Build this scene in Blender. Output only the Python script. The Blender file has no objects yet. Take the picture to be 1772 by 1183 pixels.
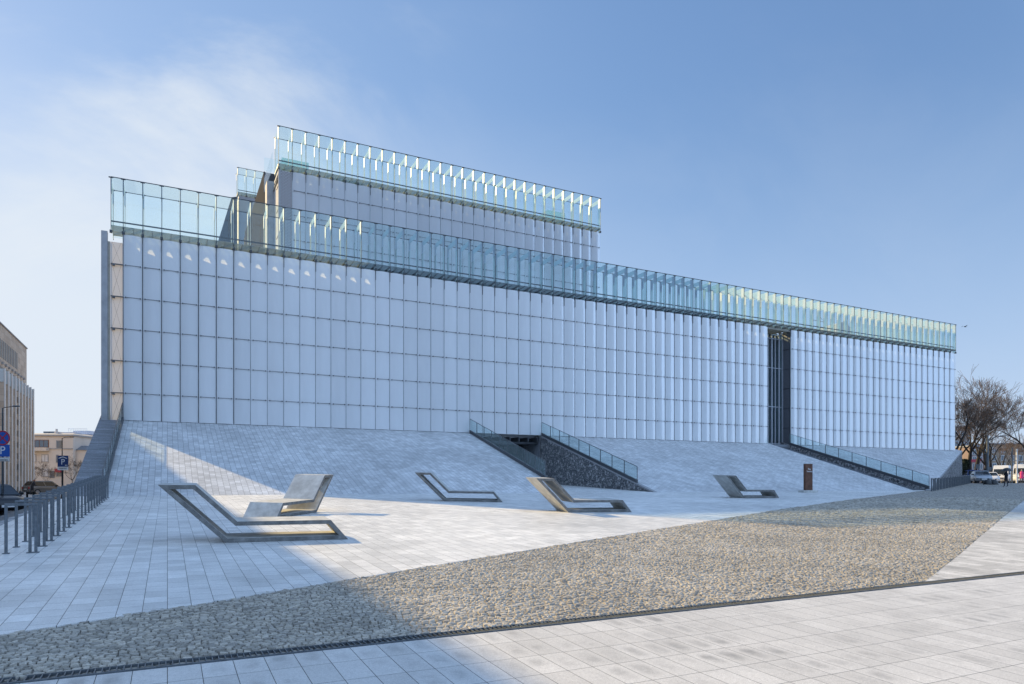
import bpy, math, random
from mathutils import Vector, Matrix
R = math.radians
rnd = random.Random(7)
SC = bpy.context.scene
COL = SC.collection

# ------------------------------------------------------------------ camera
F = 1181.0; HZ = 836.5
_n = math.hypot(2339, F); CC = 2339/_n; SS = F/_n
cam = bpy.data.cameras.new('camera'); camo = bpy.data.objects.new('camera', cam); COL.objects.link(camo)
camo.location = (0, 0, 1.8)
camo.rotation_euler = (R(90), 0, -math.atan2(SS, CC))
cam.sensor_width = 36; cam.lens = 36*F/1772; cam.shift_y = (HZ-591.5)/1772
cam.clip_end = 9000; cam.clip_start = 0.1
SC.camera = camo

# ------------------------------------------------------------------ light
EL = 26.6; AZ = 31.5          # sun height; degrees from +Y towards -X
SUN = 4.9
SKY = 0.125
EXPO = 0.60
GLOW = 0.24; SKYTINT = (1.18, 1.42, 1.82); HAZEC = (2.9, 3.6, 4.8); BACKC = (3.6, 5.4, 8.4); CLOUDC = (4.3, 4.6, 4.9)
sl = bpy.data.lights.new('sun', 'SUN'); so = bpy.data.objects.new('sun', sl); COL.objects.link(so)
sl.energy = SUN; sl.angle = R(0.55); sl.color = (1.0, 0.75, 0.38)
d = Vector((math.sin(R(AZ))*math.cos(R(EL)), -math.cos(R(AZ))*math.cos(R(EL)), -math.sin(R(EL))))
so.rotation_euler = d.to_track_quat('-Z', 'Y').to_euler(); so.location = (-60, 100, 80)
SC.view_settings.view_transform = 'Standard'; SC.view_settings.look = 'None'
SC.view_settings.gamma = 1; SC.view_settings.use_curve_mapping = False
SC.view_settings.exposure = EXPO
SC.cycles.max_bounces = 10; SC.cycles.transparent_max_bounces = 48
SC.cycles.diffuse_bounces = 4; SC.cycles.glossy_bounces = 3; SC.cycles.transmission_bounces = 4
SC.cycles.caustics_reflective = False; SC.cycles.caustics_refractive = False
w = bpy.data.worlds.new('World'); SC.world = w; w.use_nodes = True
nt = w.node_tree; nt.nodes.clear()
def N(nt, typ, **kw):
    n = nt.nodes.new(typ)
    for k, v in kw.items():
        if k.startswith('_'): setattr(n, k[1:], v)
        else: n.inputs[k.replace('__', ' ')].default_value = v
    return n
out = N(nt, 'ShaderNodeOutputWorld'); bg = N(nt, 'ShaderNodeBackground', Strength=SKY)
sky = N(nt, 'ShaderNodeTexSky', _sky_type='NISHITA', _sun_disc=False, _sun_elevation=R(EL), _sun_rotation=R(-AZ),
        _altitude=200, _air_density=1.0, _dust_density=0.3, _ozone_density=2.0)
tc = N(nt, 'ShaderNodeTexCoord'); GEN = tc.outputs['Generated']
def lk(a, b): nt.links.new(a, b)
def vm(op, a, b=None, scale=None):
    n = N(nt, 'ShaderNodeVectorMath', _operation=op)
    for i, q in enumerate((a, b)):
        if q is None: continue
        if isinstance(q, tuple): n.inputs[i].default_value = q
        else: lk(q, n.inputs[i])
    if scale is not None: n.inputs['Scale'].default_value = scale
    return n.outputs['Value' if op == 'DOT_PRODUCT' else 'Vector']
def rng(v, a, b, c, d, smooth=True):
    n = N(nt, 'ShaderNodeMapRange', _interpolation_type='SMOOTHSTEP' if smooth else 'LINEAR'); lk(v, n.inputs[0])
    for k, q in zip(('From Min', 'From Max', 'To Min', 'To Max'), (a, b, c, d)): n.inputs[k].default_value = q
    return n.outputs[0]
def mul(a, b):
    n = N(nt, 'ShaderNodeMath', _operation='MULTIPLY'); lk(a, n.inputs[0]); lk(b, n.inputs[1]); return n.outputs[0]
def mixc(f, a, c):
    n = N(nt, 'ShaderNodeMix', _data_type='RGBA'); lk(f, n.inputs[0]); lk(a, n.inputs[6]); n.inputs[7].default_value = (*c, 1); return n.outputs[2]
# soften the aureole round the sun
s0 = vm('SCALE', sky.outputs[0], scale=GLOW); s1 = vm('ADD', s0, (1.0, 1.0, 1.0)); s2 = vm('DIVIDE', sky.outputs[0], s1); base = vm('MULTIPLY', s2, SKYTINT)
sp = N(nt, 'ShaderNodeSeparateXYZ'); lk(GEN, sp.inputs[0])
col = mixc(rng(sp.outputs['Z'], 0.0, 0.50, 0.60, 0.0), base, HAZEC)
# added bright fill in the sky half behind the viewer, lifting the shade
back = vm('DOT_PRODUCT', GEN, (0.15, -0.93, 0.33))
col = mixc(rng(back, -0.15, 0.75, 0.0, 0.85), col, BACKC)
# thin high cloud: streaks, denser towards the sun side
left = vm('DOT_PRODUCT', GEN, (-0.34, 0.86, 0.38))
mp = N(nt, 'ShaderNodeMapping'); mp.inputs['Rotation'].default_value = (0.25, 0.45, R(35)); mp.inputs['Scale'].default_value = (1.0, 3.0, 2.6); mp.inputs['Location'].default_value = (0.62, 0.1, 0.25)
ns = N(nt, 'ShaderNodeTexNoise', Scale=1.7, Detail=9, Roughness=0.58, Distortion=0.4)
lk(GEN, mp.inputs['Vector']); lk(mp.outputs[0], ns.inputs['Vector'])
cl = mul(rng(ns.outputs['Fac'], 0.43, 0.72, 0.0, 0.85), rng(left, 0.74, 0.94, 0.06, 1.0))
col = mixc(cl, col, CLOUDC)
col = mixc(mul(rng(left, 0.58, 0.92, 0.0, 0.88), rng(sp.outputs['Z'], 0.50, 0.20, 0.05, 0.9)), col, CLOUDC)
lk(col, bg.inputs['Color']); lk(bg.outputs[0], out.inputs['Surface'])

# ------------------------------------------------------------------ placing helpers
def at(x, y, t):
    "point seen at photo pixel x,y at depth t metres (used for far background things)"
    u = (x-886)/F
    return Vector(((CC*u+SS)*t, (CC-SS*u)*t, 1.8+(HZ-y)/F*t))
VIEW = -math.atan2(SS, CC)     # heading of somebody looking along the view
def sm(a): a = max(0, min(1, a)); return a*a*(3-2*a)
def gz(x, y):
    if x < -3.5:
        zp = 0.04*min(y, 30); zs = 0.28+0.17*sm((y-38)/8)
        k = sm((-3.6-x)/3.2)
        return (zp-0.1)*(1-k)+zs*k
    return 0.04*min(y, 47)

# ------------------------------------------------------------------ mesh helpers
class MB:
    def __init__(s): s.v = []; s.f = []; s.m = []; s.sm = []
    def add(s, vs, fs, m=0, smooth=False):
        o = len(s.v); s.v += [tuple(p) for p in vs]
        for f in fs: s.f.append([o+i for i in f]); s.m.append(m); s.sm.append(smooth)
    def box(s, x0, x1, y0, y1, z0, z1, m=0, M=None):
        if x0 > x1: x0, x1 = x1, x0
        if y0 > y1: y0, y1 = y1, y0
        if z0 > z1: z0, z1 = z1, z0
        vs = [(x0,y0,z0),(x1,y0,z0),(x1,y1,z0),(x0,y1,z0),(x0,y0,z1),(x1,y0,z1),(x1,y1,z1),(x0,y1,z1)]
        if M: vs = [M @ Vector(p) for p in vs]
        s.add(vs, [(0,3,2,1),(4,5,6,7),(0,1,5,4),(1,2,6,5),(2,3,7,6),(3,0,4,7)], m)
    def bbox(s, x0, x1, y0, y1, z0, z1, b=0.01, m=0, M=None):
        "box with bevelled edges"
        xs = (x0, x1); ys = (y0, y1); zs = (z0, z1); vs = []; idx = {}
        for i in range(2):
            for j in range(2):
                for k in range(2):
                    X, Y, Z = xs[i], ys[j], zs[k]; sx = 1-2*i; sy = 1-2*j; sz = 1-2*k
                    idx[i,j,k,0] = len(vs); vs.append((X, Y+sy*b, Z+sz*b))
                    idx[i,j,k,1] = len(vs); vs.append((X+sx*b, Y, Z+sz*b))
                    idx[i,j,k,2] = len(vs); vs.append((X+sx*b, Y+sy*b, Z))
        q = lambda *a: [idx[t] for t in a]
        fs = [q((0,0,0,0),(0,0,1,0),(0,1,1,0),(0,1,0,0)), q((1,0,0,0),(1,1,0,0),(1,1,1,0),(1,0,1,0)),
              q((0,0,0,1),(1,0,0,1),(1,0,1,1),(0,0,1,1)), q((0,1,0,1),(0,1,1,1),(1,1,1,1),(1,1,0,1)),
              q((0,0,0,2),(0,1,0,2),(1,1,0,2),(1,0,0,2)), q((0,0,1,2),(1,0,1,2),(1,1,1,2),(0,1,1,2))]
        for j in range(2):
            for k in range(2): fs.append(q((0,j,k,1),(1,j,k,1),(1,j,k,2),(0,j,k,2)))
        for i in range(2):
            for k in range(2): fs.append(q((i,0,k,0),(i,1,k,0),(i,1,k,2),(i,0,k,2)))
        for i in range(2):
            for j in range(2): fs.append(q((i,j,0,0),(i,j,1,0),(i,j,1,1),(i,j,0,1)))
        for i in range(2):
            for j in range(2):
                for k in range(2): fs.append(q((i,j,k,0),(i,j,k,1),(i,j,k,2)))
        if M: vs = [M @ Vector(p) for p in vs]
        s.add(vs, fs, m)
    def tube(s, pts, r, n=8, m=0, cap=True, smooth=True):
        pts = [Vector(p) for p in pts]
        if not isinstance(r, (list, tuple)): r = [r]*len(pts)
        vs = []; fs = []
        for i, p in enumerate(pts):
            dr = (pts[min(i+1, len(pts)-1)]-pts[max(i-1, 0)]).normalized()
            a = Vector((0,0,1)) if abs(dr.z) < 0.9 else Vector((1,0,0))
            e1 = dr.cross(a).normalized(); e2 = dr.cross(e1)
            for k in range(n):
                an = 2*math.pi*k/n; vs.append(p+(e1*math.cos(an)+e2*math.sin(an))*r[i])
        for i in range(len(pts)-1):
            for k in range(n):
                fs.append((i*n+k, i*n+(k+1)%n, (i+1)*n+(k+1)%n, (i+1)*n+k))
        s.add(vs, fs, m, smooth)
        if cap and n > 3:
            s.add(vs[:n], [tuple(range(n))], m); s.add(vs[-n:], [tuple(range(n))[::-1]], m)
    def prism(s, poly, z0, z1, m=0, M=None):
        "poly (x,y) extruded from z0 to z1"
        n = len(poly); vs = [(x, y, z0) for x, y in poly]+[(x, y, z1) for x, y in poly]
        if M: vs = [M @ Vector(p) for p in vs]
        s.add(vs, [tuple(range(n))[::-1], tuple(range(n, 2*n))]+[(i, (i+1)%n, n+(i+1)%n, n+i) for i in range(n)], m)
    def lathe(s, prof, n=16, m=0, M=None, smooth=True):
        vs = []; fs = []
        for r, z in prof:
            for k in range(n):
                a = 2*math.pi*k/n; vs.append(Vector((r*math.cos(a), r*math.sin(a), z)))
        if M: vs = [M @ p for p in vs]
        for i in range(len(prof)-1):
            for k in range(n): fs.append((i*n+k, i*n+(k+1)%n, (i+1)*n+(k+1)%n, (i+1)*n+k))
        s.add(vs, fs, m, smooth)
    def build(s, name, mats, parent=None, loc=None, rz=None, fix=True):
        me = bpy.data.meshes.new(name); me.from_pydata(s.v, [], s.f)
        if not isinstance(mats, (list, tuple)): mats = [mats]
        for mm in mats: me.materials.append(mm)
        me.polygons.foreach_set('material_index', s.m); me.polygons.foreach_set('use_smooth', s.sm)
        me.update()
        return ob(name, me, parent, loc, rz)
def ob(name, me, parent=None, loc=None, rz=None):
    o = bpy.data.objects.new(name, me); COL.objects.link(o)
    if parent: o.parent = parent
    if loc is not None: o.location = loc
    if rz is not None: o.rotation_euler = (0, 0, rz)
    return o
def tag(o, label, cat, group=None):
    o['label'] = label; o['category'] = cat
    if group: o['group'] = group
    return o
def thing(name, label, cat, loc=(0,0,0), rz=0, group=None):
    o = bpy.data.objects.new(name, None); COL.objects.link(o); o.empty_display_size = 0.2
    o.location = loc; o.rotation_euler = (0, 0, rz); return tag(o, label, cat, group)
def struct(o): o['kind'] = 'structure'; return o
def copy_tree(o, parent=None):
    c = o.copy(); COL.objects.link(c); c.parent = parent
    for ch in list(o.children): copy_tree(ch, c)
    return c

# ------------------------------------------------------------------ materials
def nm(name):
    m = bpy.data.materials.new(name); m.use_nodes = True; t = m.node_tree; t.nodes.clear()
    return m, t, N(t, 'ShaderNodeOutputMaterial')
def L(t, a, b): t.links.new(a, b)
def mat(name, c, rough=0.6, metal=0, var=0.12, scale=6, fine=0.0, fscale=90, bump=0.0, bscale=40, spec=0.5, dirt=None, streak=None):
    m, t, o = nm(name)
    b = N(t, 'ShaderNodeBsdfPrincipled', Roughness=rough, Metallic=metal); b.inputs['Specular IOR Level'].default_value = spec
    tc = N(t, 'ShaderNodeTexCoord'); vec = tc.outputs['Object']
    if streak:
        mp = N(t, 'ShaderNodeMapping'); mp.inputs['Scale'].default_value = streak; L(t, vec, mp.inputs[0]); vec = mp.outputs[0]
    n1 = N(t, 'ShaderNodeTexNoise', Scale=scale, Detail=6, Roughness=0.6); L(t, vec, n1.inputs['Vector'])
    mr = N(t, 'ShaderNodeMapRange'); mr.inputs['From Min'].default_value = .3; mr.inputs['From Max'].default_value = .7
    mr.inputs['To Min'].default_value = 1-var; mr.inputs['To Max'].default_value = 1+var; L(t, n1.outputs['Fac'], mr.inputs[0])
    v = mr.outputs[0]
    if fine:
        n2 = N(t, 'ShaderNodeTexNoise', Scale=fscale, Detail=3, Roughness=0.7); L(t, tc.outputs['Object'], n2.inputs['Vector'])
        m2 = N(t, 'ShaderNodeMapRange'); m2.inputs['From Min'].default_value = .3; m2.inputs['From Max'].default_value = .7
        m2.inputs['To Min'].default_value = 1-fine; m2.inputs['To Max'].default_value = 1+fine; L(t, n2.outputs['Fac'], m2.inputs[0])
        mm = N(t, 'ShaderNodeMath', _operation='MULTIPLY'); L(t, v, mm.inputs[0]); L(t, m2.outputs[0], mm.inputs[1]); v = mm.outputs[0]
    vm = N(t, 'ShaderNodeVectorMath', _operation='SCALE'); vm.inputs[0].default_value = c; L(t, v, vm.inputs['Scale'])
    L(t, vm.outputs[0], b.inputs['Base Color'])
    if bump:
        n3 = N(t, 'ShaderNodeTexNoise', Scale=bscale, Detail=5, Roughness=0.6); L(t, tc.outputs['Object'], n3.inputs['Vector'])
        bm = N(t, 'ShaderNodeBump', Strength=1, Distance=bump); L(t, n3.outputs['Fac'], bm.inputs['Height']); L(t, bm.outputs[0], b.inputs['Normal'])
    L(t, b.outputs[0], o.inputs[0]); return m

def paver(name, c1, c2, mortar, bw, rh, off=0.5, ms=0.005, swap=True, stain=0.25, stains=0.35, center=0.0, rot=0, rough=0.75):
    "granite pavers: rows run along Y when swap"
    m, t, o = nm(name); b = N(t, 'ShaderNodeBsdfPrincipled', Roughness=rough)
    b.inputs['Specular IOR Level'].default_value = 0.35
    tc = N(t, 'ShaderNodeTexCoord'); sp = N(t, 'ShaderNodeSeparateXYZ'); cb = N(t, 'ShaderNodeCombineXYZ')
    src = tc.outputs['Object']
    if rot:
        mp = N(t, 'ShaderNodeMapping'); mp.inputs['Rotation'].default_value = (0, 0, R(rot)); L(t, src, mp.inputs[0]); src = mp.outputs[0]
    L(t, src, sp.inputs[0])
    if swap: L(t, sp.outputs[1], cb.inputs[0]); L(t, sp.outputs[0], cb.inputs[1])
    else: L(t, sp.outputs[0], cb.inputs[0]); L(t, sp.outputs[1], cb.inputs[1])
    br = N(t, 'ShaderNodeTexBrick', Scale=1.0); br.offset = off; br.offset_frequency = 2; br.squash = 1
    br.inputs['Color1'].default_value = (*c1, 1); br.inputs['Color2'].default_value = (*c2, 1); br.inputs['Mortar'].default_value = (*mortar, 1)
    br.inputs['Mortar Size'].default_value = ms; br.inputs['Mortar Smooth'].default_value = 0.2
    br.inputs['Brick Width'].default_value = bw; br.inputs['Row Height'].default_value = rh
    L(t, cb.outputs[0], br.inputs['Vector'])
    v = None
    for sc, am, det in ((0.22, stain, 5), (1.6, stains, 6), (38, 0.12, 3), (130, 0.24, 2)):
        n1 = N(t, 'ShaderNodeTexNoise', Scale=sc, Detail=det, Roughness=0.6); L(t, tc.outputs['Object'], n1.inputs['Vector'])
        mr = N(t, 'ShaderNodeMapRange'); mr.inputs['From Min'].default_value = .32; mr.inputs['From Max'].default_value = .68
        mr.inputs['To Min'].default_value = 1-am; mr.inputs['To Max'].default_value = 1+am*0.35; L(t, n1.outputs['Fac'], mr.inputs[0])
        if v is None: v = mr.outputs[0]
        else:
            mm = N(t, 'ShaderNodeMath', _operation='MULTIPLY'); L(t, v, mm.inputs[0]); L(t, mr.outputs[0], mm.inputs[1]); v = mm.outputs[0]
    if center:
        # wear: darker middles of each slab where dirt collects, varied by a broad noise
        def tri(sock, per, lo, hi):
            a = N(t, 'ShaderNodeMath', _operation='DIVIDE'); a.inputs[1].default_value = per; L(t, sock, a.inputs[0])
            f = N(t, 'ShaderNodeMath', _operation='FRACT'); L(t, a.outputs[0], f.inputs[0])
            s_ = N(t, 'ShaderNodeMath', _operation='SUBTRACT'); s_.inputs[1].default_value = 0.5; L(t, f.outputs[0], s_.inputs[0])
            ab = N(t, 'ShaderNodeMath', _operation='ABSOLUTE'); L(t, s_.outputs[0], ab.inputs[0])
            mr = N(t, 'ShaderNodeMapRange', _interpolation_type='SMOOTHSTEP'); mr.inputs['From Min'].default_value = hi; mr.inputs['From Max'].default_value = lo
            L(t, ab.outputs[0], mr.inputs[0]); return mr.outputs[0]
        tx = tri(cb.outputs and sp.outputs[1 if swap else 0], bw, 0.12, 0.45); ty = tri(sp.outputs[0 if swap else 1], rh, 0.1, 0.42)
        mm = N(t, 'ShaderNodeMath', _operation='MULTIPLY'); L(t, tx, mm.inputs[0]); L(t, ty, mm.inputs[1])
        wn = N(t, 'ShaderNodeTexNoise', Scale=1.1, Detail=5, Roughness=0.65); L(t, tc.outputs['Object'], wn.inputs['Vector'])
        wr = N(t, 'ShaderNodeMapRange'); wr.inputs['From Min'].default_value = .45; wr.inputs['From Max'].default_value = .68; L(t, wn.outputs['Fac'], wr.inputs[0])
        m3 = N(t, 'ShaderNodeMath', _operation='MULTIPLY'); L(t, mm.outputs[0], m3.inputs[0]); L(t, wr.outputs[0], m3.inputs[1])
        m4 = N(t, 'ShaderNodeMath', _operation='MULTIPLY_ADD'); m4.inputs[1].default_value = -center; m4.inputs[2].default_value = 1; L(t, m3.outputs[0], m4.inputs[0])
        m5 = N(t, 'ShaderNodeMath', _operation='MULTIPLY'); L(t, v, m5.inputs[0]); L(t, m4.outputs[0], m5.inputs[1]); v = m5.outputs[0]
    vm = N(t, 'ShaderNodeVectorMath', _operation='SCALE'); L(t, br.outputs['Color'], vm.inputs[0]); L(t, v, vm.inputs['Scale'])
    L(t, vm.outputs[0], b.inputs['Base Color'])
    inv = N(t, 'ShaderNodeMath', _operation='MULTIPLY_ADD'); inv.inputs[1].default_value = -1; inv.inputs[2].default_value = 1; L(t, br.outputs['Fac'], inv.inputs[0])
    bm = N(t, 'ShaderNodeBump', Strength=0.6, Distance=0.006); L(t, inv.outputs[0], bm.inputs['Height']); L(t, bm.outputs[0], b.inputs['Normal'])
    L(t, b.outputs[0], o.inputs[0]); return m

def vor(name, c1, c2, scale, bump, rough=0.85, rnd_=1.0, sc3=(1,1,1), dark=(0.03,0.03,0.035), gap=0.06):
    "split stone: cells with dark gaps"
    m, t, o = nm(name); b = N(t, 'ShaderNodeBsdfPrincipled', Roughness=rough); b.inputs['Specular IOR Level'].default_value = 0.3
    tc = N(t, 'ShaderNodeTexCoord'); mp = N(t, 'ShaderNodeMapping'); mp.inputs['Scale'].default_value = sc3; L(t, tc.outputs['Object'], mp.inputs[0])
    v1 = N(t, 'ShaderNodeTexVoronoi', Scale=scale, Randomness=rnd_); v2 = N(t, 'ShaderNodeTexVoronoi', Scale=scale, Randomness=rnd_, _feature='DISTANCE_TO_EDGE')
    L(t, mp.outputs[0], v1.inputs['Vector']); L(t, mp.outputs[0], v2.inputs['Vector'])
    sp = N(t, 'ShaderNodeSeparateColor'); L(t, v1.outputs['Color'], sp.inputs[0])
    mx = N(t, 'ShaderNodeMix', _data_type='RGBA'); mx.inputs[6].default_value = (*c1, 1); mx.inputs[7].default_value = (*c2, 1); L(t, sp.outputs[0], mx.inputs[0])
    mr = N(t, 'ShaderNodeMapRange'); mr.inputs['From Max'].default_value = gap; L(t, v2.outputs['Distance'], mr.inputs[0])
    m2 = N(t, 'ShaderNodeMix', _data_type='RGBA'); m2.inputs[6].default_value = (*dark, 1); L(t, mx.outputs[2], m2.inputs[7]); L(t, mr.outputs[0], m2.inputs[0])
    L(t, m2.outputs[2], b.inputs['Base Color'])
    n3 = N(t, 'ShaderNodeTexNoise', Scale=scale*3, Detail=5, Roughness=0.7); L(t, tc.outputs['Object'], n3.inputs['Vector'])
    ad = N(t, 'ShaderNodeMath', _operation='MULTIPLY_ADD'); ad.inputs[1].default_value = 0.6; L(t, n3.outputs['Fac'], ad.inputs[0]); L(t, mr.outputs[0], ad.inputs[2])
    a2 = N(t, 'ShaderNodeMath', _operation='MULTIPLY_ADD'); a2.inputs[1].default_value = 0.7; L(t, sp.outputs[1], a2.inputs[0]); L(t, ad.outputs[0], a2.inputs[2])
    bm = N(t, 'ShaderNodeBump', Strength=1, Distance=bump); L(t, a2.outputs[0], bm.inputs['Height']); L(t, bm.outputs[0], b.inputs['Normal'])
    L(t, b.outputs[0], o.inputs[0]); return m

def glass(name, c, refl=0.8, haze=0.0, hc=(0.8, 0.95, 0.93)):
    m, t, o = nm(name); tr = N(t, 'ShaderNodeBsdfTransparent'); tr.inputs[0].default_value = (*c, 1)
    gl = N(t, 'ShaderNodeBsdfGlossy', Roughness=0.03); gl.inputs[0].default_value = (refl, refl, refl, 1)
    lw = N(t, 'ShaderNodeLayerWeight', Blend=0.5); pw = N(t, 'ShaderNodeMath', _operation='POWER'); pw.inputs[1].default_value = 5.0; L(t, lw.outputs['Facing'], pw.inputs[0])
    fr = N(t, 'ShaderNodeMath', _operation='MULTIPLY_ADD'); fr.inputs[1].default_value = 0.45; fr.inputs[2].default_value = 0.03; L(t, pw.outputs[0], fr.inputs[0])
    mx = N(t, 'ShaderNodeMixShader'); L(t, fr.outputs[0], mx.inputs[0])
    last = tr.outputs[0]
    if haze:
        df = N(t, 'ShaderNodeBsdfDiffuse'); df.inputs[0].default_value = (*hc, 1); tl = N(t, 'ShaderNodeBsdfTranslucent'); tl.inputs[0].default_value = (*hc, 1)
        m1 = N(t, 'ShaderNodeMixShader', Fac=0.5); L(t, df.outputs[0], m1.inputs[1]); L(t, tl.outputs[0], m1.inputs[2])
        m2 = N(t, 'ShaderNodeMixShader', Fac=haze); L(t, tr.outputs[0], m2.inputs[1]); L(t, m1.outputs[0], m2.inputs[2]); last = m2.outputs[0]
    L(t, last, mx.inputs[1]); L(t, gl.outputs[0], mx.inputs[2]); L(t, mx.outputs[0], o.inputs[0]); return m

def frosted(name, c, tl=0.3, tc_=(0.9,0.9,0.88)):
    m, t, o = nm(name)
    tc = N(t, 'ShaderNodeTexCoord'); oi = N(t, 'ShaderNodeObjectInfo')
    n1 = N(t, 'ShaderNodeTexNoise', Scale=0.9, Detail=4); mp = N(t, 'ShaderNodeMapping'); mp.inputs['Scale'].default_value = (2.5, 1, 0.5)
    ad = N(t, 'ShaderNodeVectorMath', _operation='ADD'); L(t, tc.outputs['Object'], ad.inputs[0]); L(t, oi.outputs['Location'], ad.inputs[1])
    L(t, ad.outputs[0], mp.inputs[0]); L(t, mp.outputs[0], n1.inputs['Vector'])
    mr = N(t, 'ShaderNodeMapRange'); mr.inputs['To Min'].default_value = 0.93; mr.inputs['To Max'].default_value = 1.05; L(t, n1.outputs['Fac'], mr.inputs[0])
    rr = N(t, 'ShaderNodeMapRange'); rr.inputs['To Min'].default_value = 0.93; rr.inputs['To Max'].default_value = 1.03; L(t, oi.outputs['Random'], rr.inputs[0])
    mm = N(t, 'ShaderNodeMath', _operation='MULTIPLY'); L(t, mr.outputs[0], mm.inputs[0]); L(t, rr.outputs[0], mm.inputs[1])
    vm = N(t, 'ShaderNodeVectorMath', _operation='SCALE'); vm.inputs[0].default_value = c; L(t, mm.outputs[0], vm.inputs['Scale'])
    df = N(t, 'ShaderNodeBsdfDiffuse'); L(t, vm.outputs[0], df.inputs[0])
    ts = N(t, 'ShaderNodeBsdfTranslucent'); ts.inputs[0].default_value = (*tc_, 1)
    m1 = N(t, 'ShaderNodeMixShader', Fac=tl); L(t, df.outputs[0], m1.inputs[1]); L(t, ts.outputs[0], m1.inputs[2])
    gl = N(t, 'ShaderNodeBsdfGlossy', Roughness=0.22); fr = N(t, 'ShaderNodeFresnel', IOR=1.4)
    f2 = N(t, 'ShaderNodeMath', _operation='MULTIPLY'); f2.inputs[1].default_value = 0.55; L(t, fr.outputs[0], f2.inputs[0])
    m2 = N(t, 'ShaderNodeMixShader'); L(t, f2.outputs[0], m2.inputs[0]); L(t, m1.outputs[0], m2.inputs[1]); L(t, gl.outputs[0], m2.inputs[2])
    L(t, m2.outputs[0], o.inputs[0]); return m

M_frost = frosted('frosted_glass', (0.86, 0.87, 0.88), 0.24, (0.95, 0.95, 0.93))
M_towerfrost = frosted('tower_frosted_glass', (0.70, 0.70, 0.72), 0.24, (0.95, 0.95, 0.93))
M_endfrost = frosted('end_frosted_glass', (0.75, 0.73, 0.72), 0.42, (0.9, 0.88, 0.86))
M_gap = mat('joint_gasket', (0.26, 0.27, 0.29), 0.8)
M_backface = glass('clear_glass', (0.94, 0.97, 0.97), 0.6)
M_seam = mat('pale_seam', (0.85, 0.87, 0.88), 0.5, var=0.03)
M_pane = glass('crown_pane', (0.945, 0.982, 0.982), 0.9)
M_fin = glass('crown_fin', (0.86, 0.95, 0.95), 0.8, 0.46, (0.84, 0.94, 0.95))
M_beam = glass('crown_beam_glass', (0.84, 0.94, 0.94), 0.8, 0.78, (0.84, 0.95, 0.98))
M_rail = glass('rail_glass', (0.88, 0.945, 0.95), 0.9, 0.05)
M_clear = glass('curtain_glass', (0.70, 0.78, 0.80), 0.9)
M_dark = mat('dark_steel', (0.06, 0.066, 0.075), 0.5, 0.3)
M_steel = mat('splice_steel', (0.50, 0.56, 0.64), 0.45, 0.0, var=0.08)
M_joint = mat('joint_steel', (0.10, 0.105, 0.115), 0.45, 0.4)
M_core = mat('core_render', (0.42, 0.42, 0.44), 0.9, var=0.1, scale=1)
M_roof = mat('roof_membrane', (0.32, 0.33, 0.33), 0.9, var=0.1, scale=1)
M_conc = mat('column_concrete', (0.36, 0.36, 0.37), 0.8, var=0.15, scale=2, fine=0.06, bump=0.003)
M_deck = mat('deck_beam', (0.34, 0.31, 0.26), 0.7, var=0.1)
M_ramp = paver('ramp_pavers', (0.62, 0.62, 0.62), (0.80, 0.80, 0.80), (0.22, 0.22, 0.23), 0.37, 0.255, 0.43, 0.007, stain=0.18, stains=0.18)
M_plaza = paver('plaza_pavers', (0.72, 0.715, 0.695), (0.92, 0.91, 0.885), (0.07, 0.07, 0.07), 0.37, 0.255, 0.41, 0.0035, stain=0.2, stains=0.16, rough=0.45)
M_fore = paver('foreground_pavers', (0.62, 0.60, 0.57), (0.71, 0.69, 0.66), (0.04, 0.04, 0.035), 0.50, 0.255, 0.0, 0.003, stain=0.08, stains=0.1, center=0.42, rough=0.5)
M_side = paver('side_pavers', (0.52, 0.51, 0.49), (0.74, 0.725, 0.70), (0.2, 0.2, 0.2), 0.50, 0.255, 0.4, 0.004, stain=0.2, stains=0.2)
M_grate = glass('deck_grating', (0.66, 0.72, 0.73), 0.3, 0.42, (0.50, 0.52, 0.52))
M_rubble = vor('split_stone', (0.17, 0.17, 0.18), (0.52, 0.52, 0.53), 6.5, 0.12, gap=0.09, dark=(0.035,0.035,0.04))
M_strip = mat('rough_slate', (0.19, 0.20, 0.22), 0.75, var=0.4, scale=1.2, fine=0.3, fscale=14, bump=0.03, bscale=9, streak=(0.5, 3.5, 1))
M_cobfar = vor('far_cobbles', (0.26, 0.24, 0.21), (0.54, 0.49, 0.42), 8.0, 0.012, gap=0.12, dark=(0.09,0.085,0.08))
M_asph = mat('asphalt', (0.11, 0.115, 0.12), 0.85, var=0.2, scale=2, fine=0.15)
M_kerb = mat('kerb_granite', (0.33, 0.33, 0.34), 0.8, var=0.12, scale=5, fine=0.1)
M_galv = mat('galvanised_steel', (0.12, 0.135, 0.15), 0.5, 0.45, var=0.3, scale=14, fine=0.15, fscale=60)
M_bench = mat('bench_concrete', (0.44, 0.44, 0.42), 0.7, var=0.28, scale=3.2, fine=0.08, fscale=60, bump=0.004, bscale=25)
M_edge = mat('bench_edge', (0.15, 0.15, 0.145), 0.75, var=0.5, scale=5, fine=0.2, fscale=50, bump=0.005, bscale=30)
M_rust = mat('rusty_steel', (0.115, 0.052, 0.032), 0.75, 0.1, var=0.4, scale=3.5, fine=0.2, fscale=30)
M_white = mat('white_lettering', (0.8, 0.8, 0.8), 0.6, var=0.02)
M_bark = mat('bark', (0.03, 0.026, 0.024), 0.9, var=0.3, scale=5)
M_twig = mat('twig', (0.12, 0.085, 0.066), 0.9, var=0.35, scale=1.5)
M_black = mat('black_paint', (0.015, 0.016, 0.018), 0.35, var=0.05)
M_rubber = mat('tyre_rubber', (0.02, 0.02, 0.02), 0.85)
M_rim = mat('wheel_rim', (0.4, 0.4, 0.42), 0.35, 0.7)
M_winglass = mat('vehicle_glass', (0.02, 0.025, 0.03), 0.06, spec=0.8, var=0.02)
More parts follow.
